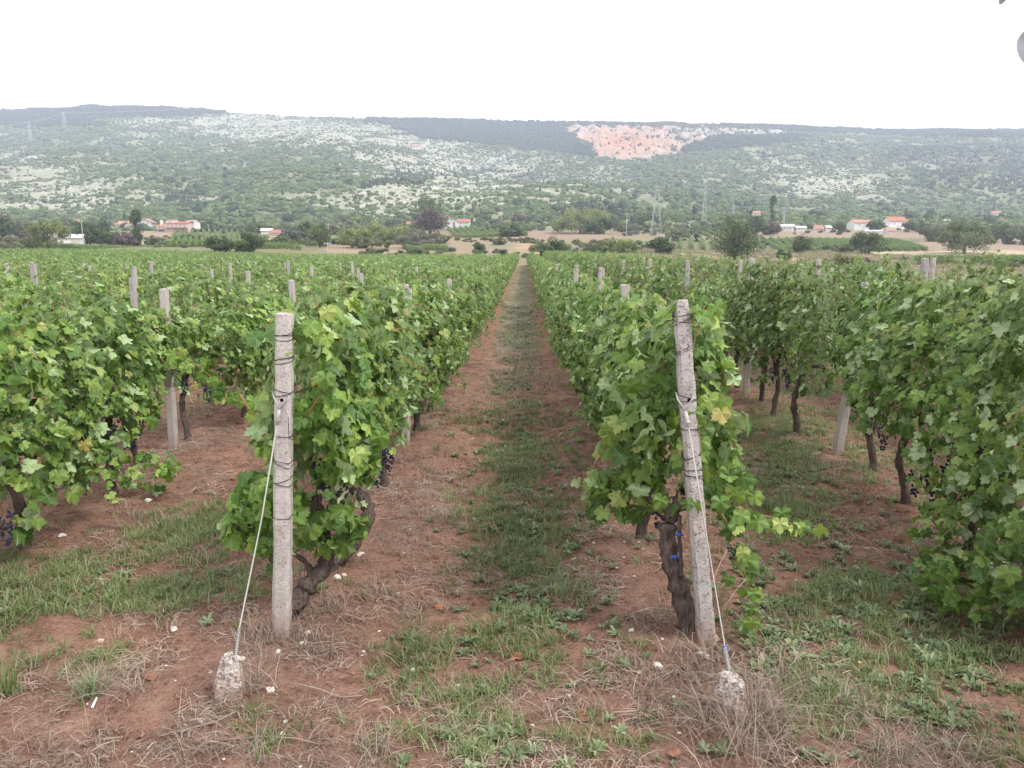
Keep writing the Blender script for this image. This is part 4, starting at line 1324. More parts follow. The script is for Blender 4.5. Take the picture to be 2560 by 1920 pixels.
# ------------------------------------------------------------------ stones, fallen leaves, twigs
def stone(u, v, px, label, mat=None, flatn=.6, seed=0):
    p = on_ground(u, v); s = px / F_PX * p.y * .42
    r = np.random.default_rng(seed + int(u)); V, T = ICO2; V = V.copy()
    V = V * (1 + (fbm(V[:, 0] * 1.6 + u, V[:, 1] * 1.6 + V[:, 2], seed, 2) - .5) * 1.2 + r.uniform(-.1, .1, len(V)))[:, None]
    V[:, 2] *= flatn; V[:, 0] *= r.uniform(.9, 1.35)
    me = new_mesh('stone', V * s, T, [mat or M_STONE], smooth=False)
    o = link('stone', me, None, p + Vector((0, 0, s * flatn * .45)), None, label, 'stone', 'white stones on the red soil')
    o.rotation_euler = (0, 0, r.uniform(0, 3))
ST = [(1785, 1603, 30, 'ochre stone resting against the foot of the leaning right post', M_STONE2, .9), (1757, 1638, 34, 'flat pale stone just below the ochre one by the right post', None, .4),
      (1648, 1669, 28, 'flat white stone left of the right post foot', None, .5), (1597, 1683, 16, 'white stone left of the flat stone near the right post', None, .7),
      (755, 1611, 17, 'white round stone right of the left post foot', None, .8), (695, 1633, 18, 'white stone just below the left post foot', None, .7), (769, 1585, 20, 'angular white stone close behind the left post foot', None, .6),
      (844, 1447, 20, 'white stone right of the crooked left vine trunk', None, .8), (860, 1441, 18, 'pinkish stone touching the white one by the crooked trunk', M_STONE2, .8), (899, 1389, 20, 'white stone beyond the crooked left vine trunk', None, .6),
      (675, 1728, 30, 'large whitish stone in straw right of the left anchor', None, .7), (504, 1805, 22, 'white stone below the left anchor block', None, .7), (705, 1838, 20, 'white stone on straw at the bottom left of the lane', None, .7),
      (1032, 1680, 20, 'white stone beside green weeds left of the lane middle', None, .8), (437, 1576, 22, 'white stone at the edge of the left green patch', None, .6), (570, 1641, 24, 'whitish stone behind the left anchor block', None, .7),
      (592, 1652, 46, 'rough whitish slab lying on the left anchor block side', None, .35), (1144, 1717, 20, 'white stone in the middle of the lane', None, .7), (156, 1342, 24, 'white stone beside grass tufts at the far left', None, .6),
      (373, 1254, 22, 'white stone on bare red soil in the left lane', None, .6), (254, 1606, 18, 'pinkish stone in dry grass at the left', M_STONE2, .9), (1578, 1579, 16, 'pale stone beside weeds right of the lane', None, .7),
      (2065, 1755, 16, 'white stone alone in the weeds right of the right anchor', None, .6), (1920, 1568, 13, 'white stone near the hanging shoot tip', None, .7), (1332, 1819, 17, 'white stone low in the middle of the lane', None, .6),
      (1476, 1877, 14, 'white stone near the bottom edge right of the lane middle', None, .7), (2386, 1467, 13, 'white stone before the dark right hand foliage', None, .7)]
for s_ in ST: stone(*s_)
for (u, v, px) in [(948, 1580, 9), (1009, 1385, 10), (1485, 1360, 9), (1597, 1358, 10), (1560, 1356, 8), (1528, 1502, 9), (1656, 1599, 11), (1886, 1636, 10), (2324, 1338, 10), (2335, 1513, 8), (2436, 1859, 10),
                   (1692, 1679, 9), (1380, 1240, 9), (1500, 1290, 8), (640, 1850, 9), (820, 1680, 8), (560, 1900, 9), (1180, 1100, 8), (700, 1840, 7), (330, 1880, 9), (1540, 1420, 8), (905, 1640, 8), (1620, 1700, 8), (90, 1720, 9), (770, 1648, 7)]:
    stone(u, v, px, 'small white pebble lying on the red soil')

def fallen(u, v, px, label, mat, seed):
    p = on_ground(u, v); k = px / F_PX * p.y * .7
    V, T, ve = LEAF_HI[seed % 8]; V = V.copy()
    V[:, 2] += .55 * np.abs(V[:, 0]) ** 1.5 + .25 * V[:, 1] ** 2
    me = new_mesh('fallen_leaf', V * k, T, [mat])
    r = random.Random(seed)
    o = link('fallen_leaf', me, None, p + Vector((0, 0, .012)), None, label, 'leaf', 'fallen leaves'); o.rotation_euler = (r.uniform(-.4, .4), r.uniform(-.4, .4), r.uniform(0, 6))
for q in [(1224, 1321, 22, 'bright red curled leaf on the lane left of green weeds', M_REDLEAF, 1), (1096, 1526, 20, 'rust red leaf at the left edge of the lane weeds', M_REDLEAF, 2), (1298, 1645, 34, 'orange brown leaf lying in the middle of the lane', M_REDLEAF, 3),
          (1463, 1797, 36, 'folded brown leaf right of the lane middle near the bottom', M_BROWNLEAF, 4), (1120, 1737, 34, 'flat brown leaf left of the lane grass', M_BROWNLEAF, 5), (1037, 1745, 20, 'dark red leaf standing in dry grass left of the lane', M_REDLEAF, 6),
          (372, 1698, 34, 'brown leaf beside the left anchor in straw', M_BROWNLEAF, 7), (2172, 1505, 26, 'brown leaf among weeds in the right lane', M_BROWNLEAF, 8), (1690, 1895, 34, 'broad brown leaf at the bottom edge near the right anchor', M_BROWNLEAF, 9),
          (2450, 1712, 24, 'pinkish leaf among broad weeds at the lower right', M_BROWNLEAF, 10), (880, 1690, 16, 'small dark leaf on soil right of the left anchor', M_BROWNLEAF, 11)]:
    fallen(*q)

def twig(P, r, label, lift=.01, mat=None):
    Q = [on_ground(u, v) + Vector((0, 0, lift + (h if h else 0))) for u, v, h in P]
    o = Q[0]; m = MB(); m.tube([q - o for q in Q], [r * (1 - .5 * i / len(Q)) for i in range(len(Q))], 5)
    link('dry_stalk', m.mesh('dry_stalk', [mat or M_TWIG], True), None, o, None, label, 'twig', 'dry stalks lying on the ground')
twig([(400, 1846, 0), (470, 1835, .01), (540, 1818, .015), (590, 1800, .03)], .004, 'long curved dry stalk below the left anchor block')
twig([(560, 1857, 0), (660, 1853, .01), (740, 1857, .01), (800, 1867, .0)], .0035, 'straight dry stalk near the bottom left of the lane')
twig([(978, 1604, .02), (1000, 1622, 0), (1060, 1630, 0), (1118, 1636, .01)], .004, 'grey bent twig left of the lane weeds')
twig([(1184, 1479, 0), (1215, 1481, .01), (1245, 1477, .01)], .005, 'short grey stick lying in the lane')
twig([(720, 1725, .03), (800, 1742, .03), (850, 1748, .0), (905, 1745, 0)], .0035, 'pale dry stalk right of the left anchor')
twig([(231, 1774, .0), (237, 1765, .006), (243, 1755, .012)], .0065, 'short white stick lying below the grey grass tuft', mat=M_WHITE)
twig([(1800, 1545, .02), (1840, 1525, .12), (1880, 1508, .20)], .004, 'tan stalk slanting up behind the right guy cable')
twig([(1770, 1500, 0.05), (1800, 1460, .14), (1830, 1430, .22)], .004, 'thin tan stalk leaning beside the leaning post')
def upright(u, v0, v1, du, label):
    b = on_ground(u, v0); t_ = pt(u + du, v1, b.y)
    m = MB(); m.tube([Vector((0, 0, -.02)), (t_ - b) * .5 + Vector((.005, 0, 0)), t_ - b], [.0026, .002, .0012], 5)
    link('dry_stalk', m.mesh('dry_stalk', [M_DRY], True), None, b, None, label, 'stalk', 'dry stalks standing upright')
upright(823, 1648, 1512, 8, 'thin dry stalk standing right of the left post')
upright(766, 1506, 1358, -12, 'thin dry stalk standing before the left vine trunk')
upright(632, 1618, 1520, -14, 'dry stalk standing between the left cable and post')
upright(646, 1640, 1570, 6, 'short dry stalk at the left post foot')
upright(1200, 1445, 1360, 6, 'long dry stalk slanting over the lane')

# ------------------------------------------------------------------ ground cover
def blade_tuft(seed, n, h, w, spread, lean, mat, seg=3, droop=.5):
    r = np.random.default_rng(seed); Vs = []; Ts = []; lc = []
    for k in range(n):
        a = r.uniform(0, 6.28); b0 = r.normal(size=2) * spread; L = h * r.uniform(.5, 1.15); ln = lean * r.uniform(.2, 1.3)
        dx, dy = math.cos(a), math.sin(a); sx, sy = -dy, dx; ww = w * r.uniform(.7, 1.3)
        base = len(Vs)
        for i in range(seg + 1):
            f = i / seg; out = L * ln * f ** 1.4; up = L * (f - droop * f * f * ln)
            q = ww * (1 - f) ** .8 * .5 + .0003
            c = np.array([b0[0] + dx * out, b0[1] + dy * out, max(up, .002)])
            Vs.append(c + np.array([sx, sy, 0]) * q); Vs.append(c - np.array([sx, sy, 0]) * q)
        for i in range(seg):
            p0 = base + 2 * i; Ts += [(p0, p0 + 1, p0 + 3), (p0, p0 + 3, p0 + 2)]
        lc += [r.uniform()] * (2 * seg + 2)
    return new_mesh('tuft_form', Vs, Ts, [mat], {'lc': lc, 'vein': np.zeros(len(Vs))})

def rosette(seed, n, L, w, mat, lift=.35):
    r = np.random.default_rng(seed); Vs = []; Ts = []; lc = []; ve = []
    for k in range(n):
        a = 2 * PI * k / n * 1.6 + r.uniform(-.4, .4); l = L * r.uniform(.55, 1.15); ww = w * r.uniform(.7, 1.2); up = lift * r.uniform(.3, 1.6)
        dx, dy = math.cos(a), math.sin(a); sx, sy = -dy, dx; b = len(Vs); prof = [.12, .55, .95, 1.0, .75, .05]
        for i, pq in enumerate(prof):
            f = i / 5; z = l * (up * f - .55 * up * f * f) + .006 + .004 * math.sin(k + i)
            c = np.array([dx * l * f, dy * l * f, z])
            Vs += [c + np.array([sx, sy, .25]) * ww * pq * .5, c, c - np.array([sx, sy, -.25]) * ww * pq * .5]; ve += [0, 1, 0]
        for i in range(5):
            p0 = b + 3 * i; Ts += [(p0, p0 + 1, p0 + 4), (p0, p0 + 4, p0 + 3), (p0 + 1, p0 + 2, p0 + 5), (p0 + 1, p0 + 5, p0 + 4)]
        lc += [r.uniform() * .6] * 18
    return new_mesh('rosette_form', Vs, Ts, [mat], {'lc': lc, 'vein': ve})

def straw_mat(seed, n, L, mat, low=.03):
    """loose dry stems lying crossways and arching a little above the soil"""
    r = np.random.default_rng(seed); Vs = []; Ts = []; lc = []
    for k in range(n):
        a = r.uniform(0, 6.28); c0 = r.normal(size=2) * .06; l = L * r.uniform(.3, 1.2); cv = r.normal() * .5; w = r.uniform(.0008, .0018); hh = low * r.uniform(.1, 1.6)
        b = len(Vs)
        for i in range(5):
            f = i / 4; aa = a + cv * f
            x = c0[0] + math.cos(aa) * l * (f - .5); y = c0[1] + math.sin(aa) * l * (f - .5); z = .003 + hh * math.sin(PI * f) + (hh * f if k % 4 == 0 else 0)
            Vs += [np.array([x - math.sin(aa) * w, y + math.cos(aa) * w, z]), np.array([x + math.sin(aa) * w, y - math.cos(aa) * w, z + w])]
        for i in range(4):
            p0 = b + 2 * i; Ts += [(p0, p0 + 1, p0 + 3), (p0, p0 + 3, p0 + 2)]
        lc += [r.uniform()] * 10
    return new_mesh('straw_form', Vs, Ts, [mat], {'lc': lc, 'vein': np.zeros(len(Vs))})

def cover_points(n, y0, y1, fn, seed, xlim=(-9, 9), power=1.0):
    r = np.random.default_rng(seed)
    Y = y0 + (y1 - y0) * r.uniform(0, 1, n) ** power; X = r.uniform(-1, 1, n) * (Y * .72 + .6)
    k = (X > xlim[0]) & (X < xlim[1]); X, Y = X[k], Y[k]
    Z = G(X, Y); u, v = proj(X, Y, Z)
    d = fn(X, Y, u, v)
    # even coverage per ground area, points were drawn wider where the view is wider
    k = r.uniform(size=len(X)) < d * (Y * .72 + .6) / (y1 * .72 + .6)
    return X[k], Y[k], Z[k], r
def do_scatter(name, pts, protos, label, s0, s1, tilt=.15, sink=.0):
    X, Y, Z, r = pts; n = len(X); s = r.uniform(s0, s1, n)
    print(name, n)
    scatter(name, np.stack([X, Y, Z - sink], -1), np.stack([r.uniform(-tilt, tilt, n), r.uniform(-tilt, tilt, n), r.uniform(0, 6.28, n)], -1),
            np.stack([s, s, s * r.uniform(.8, 1.2, n)], -1), r.integers(0, len(protos), n), protos, label)

def d_green(X, Y, u, v):
    b = patch(u, v, GREEN) * .82 * (1 - .85 * sstep(9, 13, Y))
    nz = fbm(X * 3.2, Y * 3.2, 91, 3)
    return np.clip(b * 1.25 * sstep(.36, .62, nz + b * .16), 0, 1)
def d_dry(X, Y, u, v):
    b = patch(u, v, DRYP) + .12 + .45 * (v > 1830) + .25 * sstep(.5, .7, fbm(X * 1.1, Y * 1.1, 95, 2))
    k = (X + 1.32) / 2.28; b = b + .25 * np.clip(np.cos(2 * PI * k), 0, 1)
    return np.clip(b * sstep(.34, .62, fbm(X * 2.6, Y * 2.6, 93, 3)), 0, 1)

do_scatter('grass', cover_points(110000, 2.2, 14, d_green, 1), [blade_tuft(k, 16, .060 + .010 * k, .0048, .022, 1.0, M_GRASS) for k in range(4)], 'short green grass growing in patches on the red soil', .7, 1.4)
do_scatter('lane_grass', cover_points(190000, 8, 118, lambda X, Y, u, v: np.clip(lane_green(X, Y) * 1.1 * sstep(.30, .55, fbm(X * 1.6, Y * 1.1, 107, 3)) * sstep(8, 13, Y), 0, 1) * (Y < 118), 2, xlim=(-14, 6.5)),
           [blade_tuft(k + 10, 14, .085, .010, .07, 1.3, M_WEED) for k in range(2)] + [blade_tuft(14 + k, 14, .12, .010, .08, 1.0, M_DRY if k else M_WEED) for k in range(2)], 'greyish grass down the middle of the lanes', .7, 1.3)
do_scatter('lane_weeds', cover_points(130000, 8.5, 34, lambda X, Y, u, v: np.clip(lane_green(X, Y) * 1.25 * sstep(.36, .58, fbm(X * 2.2, Y * 1.3, 109, 3)) * sstep(8.5, 11, Y), 0, 1), 12, xlim=(-9, 6.5)),
           [blade_tuft(41, 12, .07, .008, .045, 1.3, M_WEED), blade_tuft(42, 12, .08, .007, .045, 1.2, M_GRASS), blade_tuft(43, 12, .09, .006, .05, 1.2, M_DRY), rosette(44, 14, .045, .02, M_WEED, 1.0)], 'mixed low weeds and pale grass along the middle of the lanes', .6, 1.3)
def d_weed(X, Y, u, v):
    W_ = [(1340, 1440, 150, 100, .9), (1380, 1540, 150, 60, 1.0), (1200, 1820, 220, 100, .9), (1100, 1640, 120, 40, .7), (2100, 1480, 260, 110, 1.2), (2330, 1680, 280, 130, 1.3), (2150, 1600, 250, 120, 1.0),
          (1530, 1660, 60, 40, .6), (1300, 1330, 120, 60, .8), (560, 1460, 150, 30, .5), (1980, 1200, 180, 120, .5), (250, 1520, 300, 70, .3), (1800, 1880, 300, 60, .4), (1290, 1180, 120, 100, .5)]
    return np.clip(patch(u, v, W_) * sstep(.34, .58, fbm(X * 4, Y * 4, 97, 2)), 0, 1)
do_scatter('weeds', cover_points(44000, 2.2, 11, d_weed, 3), [rosette(k, 9 + 2 * k, .048 + .008 * k, .022, M_WEED, .9) for k in range(3)] + [rosette(k + 9, 20, .032 + .006 * k, .013, M_GRASS if k == 1 else M_WEED, 1.3) for k in range(4)], 'broad leaved green weeds spread over the lane soil', .35, 1.15)
do_scatter('straw', cover_points(42000, 2.2, 16, d_dry, 4), [straw_mat(k, 24, .125, M_DRY, .012) for k in range(5)], 'dry straw and dead stems strewn over the soil', .6, 1.2, .08)
do_scatter('dry_grass', cover_points(26000, 2.2, 14, lambda X, Y, u, v: np.clip(patch(u, v, DRYP) * 1.0 * sstep(.42, .6, fbm(X * 3, Y * 3, 99, 2)) + .04, 0, 1), 5),
           [blade_tuft(k + 30, 18, .10 + .02 * k, .0024, .03, 1.1, M_DRY, 4, .6) for k in range(4)], 'dry pale grass tufts round the posts and anchors', .6, 1.35)
def meadow():
    r = np.random.default_rng(71); n = 60000
    Y = r.uniform(9, 230, n) ; X = 9.2 + r.uniform(0, 1, n) * (Y * .72); k = (r.uniform(size=n) < sstep(.3, .6, fbm(X / 5, Y / 7, 73, 3)))
    X, Y = X[k], Y[k]; n = len(X); s = r.uniform(.6, 1.5, n) * (1 + Y / 90)
    scatter('meadow_grass', np.stack([X, Y, G(X, Y)], -1), np.stack([np.zeros(n), np.zeros(n), r.uniform(0, 6, n)], -1), np.stack([s, s, s * .55], -1), r.integers(0, 5, n),
            [blade_tuft(80 + k, 14, .34, .016, .12, .6, M_DRY if k % 2 else M_GRASS) for k in range(4)] + [blade_tuft(85, 16, .36, .016, .14, .6, M_DRY)], 'tall dry meadow grass right of the vineyard')
meadow()
# specks of white stone chips
V1, T1 = ICO1
do_scatter('gravel', cover_points(3000, 2.2, 14, lambda X, Y, u, v: np.clip(.25 + 1.2 * sstep(.5, .7, fbm(X * 1.7, Y * 1.7, 101, 2)), 0, 1), 6),
           [new_mesh('chip_form', V1 * np.array([0.0055, .0045, .003]) * k, T1, [M_STONE]) for k in (1, 1.5, 2.1)], 'tiny white stone chips sprinkled over the soil', .5, 1.2)
clod = lambda k: new_mesh('clod_form', ICO2[0] * (1 + (fbm(ICO2[0][:, 0] * 2 + k, ICO2[0][:, 1] * 2 + ICO2[0][:, 2], k, 3) - .5) * .9)[:, None] * np.array([.016, .014, .010]), ICO2[1], [M_GROUND], {'zone': np.zeros((len(ICO2[0]), 3)), 'zf': np.zeros(len(ICO2[0])), 'litter': np.zeros(len(ICO2[0]))})
do_scatter('dirt', cover_points(60000, 2.2, 12, lambda X, Y, u, v: np.clip(.15 + sstep(.45, .7, fbm(X * 1.5, Y * 1.5, 103, 3)), 0, 1), 7), [clod(k) for k in range(4)], 'loose crumbs and clods of red soil', .35, 1.25, 1.0, .002)
# white and yellow flower heads
def petals(mat, n=5, s=.006):
    b = MB()
    for k in range(n):
        a = 2 * PI * k / n; b.add([(0, 0, .05), (math.cos(a) * s, math.sin(a) * s, .053), (math.cos(a + .9) * s, math.sin(a + .9) * s, .053)], [(0, 1, 2)])
    return b.mesh('flower_form', [mat])
do_scatter('wild_flowers', cover_points(14000, 6, 26, lambda X, Y, u, v: patch(u, v, [(1300, 860, 70, 90, .8), (1290, 1060, 100, 40, .15), (2270, 1600, 120, 40, .1)]), 8), [petals(M_WHITEFL, 6, .009), petals(M_WHITEFL, 5, .012)], 'tiny white flowers sprinkled in the lane grass', .7, 1.5)
for i, (u, v, lab) in enumerate([(1344, 1072, 'yellow flower head in the lane between the rows'), (1352, 1062, 'second yellow flower head close beside the first in the lane'), (1430, 1419, 'yellow dandelion head right of the lane weeds'), (2264, 1565, 'yellow flower head among the right hand weeds'), (2148, 1683, 'yellow flower head hidden in thick broad weeds')]):
    c = on_ground(u, v); t = thing('yellow_flower', lab, 'flower', c)
    m = MB(); m.tube([(0, 0, -.01), (.003, 0, .03), (0, 0, .055)], .0013, 4); link('stem', m.mesh('stem', [M_GRASS]), t)
    V, F = [], []
    for k in range(14):
        a = k * 2.4; rr_ = .004 + .0075 * (k / 14)
        V += [(0, 0, .055), (math.cos(a) * rr_, math.sin(a) * rr_, .062), (math.cos(a + .5) * rr_, math.sin(a + .5) * rr_, .061)]; F.append((3 * k, 3 * k + 1, 3 * k + 2))
    link('petal_head', MB().add(V, F).mesh('petal_head', [M_YELLOW]), t)

# a big grey-green tuft and a light green clump at the left
def tuft_thing(u, v, label, me, s, name='grass_tuft'):
    c = on_ground(u, v); o = link(name, me, None, c, None, label, 'grass tuft'); o.scale = (s, s, s)
tuft_thing(235, 1738, 'grey green grass tuft with long blades leaning right', blade_tuft(61, 90, .17, .006, .035, 1.0, M_WEED, 4), 1.0)
tuft_thing(22, 1735, 'bright upright green blades at the left edge', blade_tuft(62, 40, .20, .010, .02, .35, M_GRASS, 4), 1.0)
tuft_thing(1850, 1870, 'dense dry tuft in front of the right anchor block', blade_tuft(63, 200, .26, .0032, .09, 1.0, M_DRY, 4), 1.0)
tuft_thing(1900, 1815, 'tall dry tuft right of the right anchor block', blade_tuft(64, 140, .30, .003, .07, 1.1, M_DRY, 4), 1.0)
tuft_thing(1790, 1810, 'dry tuft left of the right anchor block', blade_tuft(65, 110, .24, .003, .06, 1.0, M_DRY, 4), 1.0)
tuft_thing(1110, 1530, 'small straw coloured tuft in the lane', blade_tuft(66, 40, .09, .003, .02, 1.0, M_DRY, 4), 1.0)
tuft_thing(680, 1600, 'dry blades bent round the left post foot', blade_tuft(67, 80, .22, .0032, .07, 1.1, M_DRY, 4), 1.0)
tuft_thing(640, 1730, 'dry tangle beside the left anchor block', blade_tuft(68, 70, .20, .003, .06, 1.4, M_DRY, 4), 1.0)
tuft_thing(800, 1530, 'dry stems fanned out below the crooked vine trunk', blade_tuft(69, 70, .26, .003, .08, 1.3, M_DRY, 4), 1.0)

# ------------------------------------------------------------------ trees and bushes of the plain
LG = {'dark': tree_leaf('leaf_dark_green', (.045, .070, .035), (.070, .105, .045), (.115, .150, .065)),
      'mid': tree_leaf('leaf_mid_green', (.070, .100, .045), (.110, .145, .060), (.170, .205, .090)),
      'light': tree_leaf('leaf_light_green', (.110, .145, .050), (.175, .215, .080), (.26, .29, .12)),
      'olive': tree_leaf('leaf_olive', (.095, .105, .055), (.150, .155, .080), (.21, .21, .115)),
      'plum': tree_leaf('leaf_plum', (.085, .060, .060), (.135, .100, .095), (.19, .15, .135)),
      'grey': tree_leaf('leaf_greyish', (.10, .10, .085), (.16, .155, .13), (.24, .23, .19))}
def crown_mesh(seed, w, h, zc, style, mat, n=1700, leaf=.3):
    r = np.random.default_rng(seed)
    nc = {'round': 26, 'bush': 20, 'poplar': 22, 'willow': 34, 'open': 22}[style]
    C = []; Rr = []
    for k in range(nc):
        if style == 'poplar':
            f = r.uniform(0, 1); a = r.uniform(0, 6.28); C.append([math.cos(a) * w * .16, math.sin(a) * w * .16, zc - h / 2 + h * f]); Rr.append(w * (.28 + .14 * math.sin(PI * f)))
        else:
            d = r.normal(size=3); d /= np.linalg.norm(d); q = r.uniform(.35, 1) ** .6
            if style == 'bush' and d[2] < 0: d[2] *= .8
            c = [d[0] * w * .38 * q, d[1] * w * .38 * q, zc + d[2] * h * .38 * q]
            C.append(c); Rr.append(min(w, h) * r.uniform(.14, .27) * (1.0 if style != 'open' else .75))
    C = np.array(C); Rr = np.array(Rr); k = r.integers(0, nc, n)
    d = r.normal(size=(n, 3)); d /= np.linalg.norm(d, axis=1)[:, None]
    P = C[k] + d * (Rr[k] * r.uniform(.45, 1.08, n))[:, None] * np.array([1.12, 1.12, .85])
    if style == 'willow': P[:, 2] -= .12 * h * r.uniform(0, 1, n) ** 2
    P[:, 2] = np.maximum(P[:, 2], .05)
    nr = d + r.normal(size=(n, 3)) * .5; tip = r.normal(size=(n, 3)); R = frames(nr, tip, r)
    s = leaf * r.uniform(.6, 1.4, n)
    Q = np.array([[-.5, 0, 0], [0, -.75, .06], [.5, 0, 0], [0, .75, -.06]])
    W_ = (np.einsum('nij,vj->nvi', R, Q) * s[:, None, None] + P[:, None, :]).reshape(-1, 3)
    b = np.arange(n)[:, None] * 4
    T = np.concatenate([b + np.array([[0, 1, 2]]), b + np.array([[0, 2, 3]])], 1).reshape(-1, 3)
    lc = np.repeat(np.clip(.55 * (r.uniform(size=nc)[k]) + .45 * r.uniform(size=n), 0, .999), 4)
    return new_mesh('crown', W_, T, [mat], {'lc': lc, 'vein': np.zeros(len(W_))})
def tree(u, vb, vt, wpx, style, col, label, name='tree', cat='tree', n=1700, seed=0, bury=0, cz=.58):
    b = on_ground(u, vb, 60); Y = b.y; h = (vb - vt) / F_PX * Y; w = wpx / F_PX * Y
    b.z -= bury
    t = thing(name, label, cat, b)
    rg = random.Random(int(u) + seed); m = MB()
    tr = max(.08, h * .035)
    bush = style == 'bush'
    hh = h * (.35 if bush else .62)
    m.tube([(0, 0, -.3), (rg.uniform(-.02, .02) * h, 0, hh * .5), (rg.uniform(-.05, .05) * h, 0, hh)], [tr * 1.3, tr, tr * .5], 7, wob=.1, rng=rg)
    for k in range(5):
        a = 2 * PI * k / 5 + rg.uniform(-.4, .4); z0 = hh * rg.uniform(.25, .8)
        m.tube([(0, 0, z0), (math.cos(a) * w * .16, math.sin(a) * w * .16, z0 + h * .12), (math.cos(a) * w * .30, math.sin(a) * w * .30, z0 + h * .25)], [tr * .5, tr * .35, tr * .15], 5)
    link('trunk', m.mesh('trunk', [M_BARK2], True), t)
    ch = h * (.98 if bush or style == 'poplar' else .88)
    zc = h - ch / 2 if not bush else h * .44
    link('crown', crown_mesh(int(u) + seed, w * 1.38, ch * 1.20, zc - ch * .04, style, LG[col], int(n * 1.7), max(.16, .0016 * Y)), t)
    return t
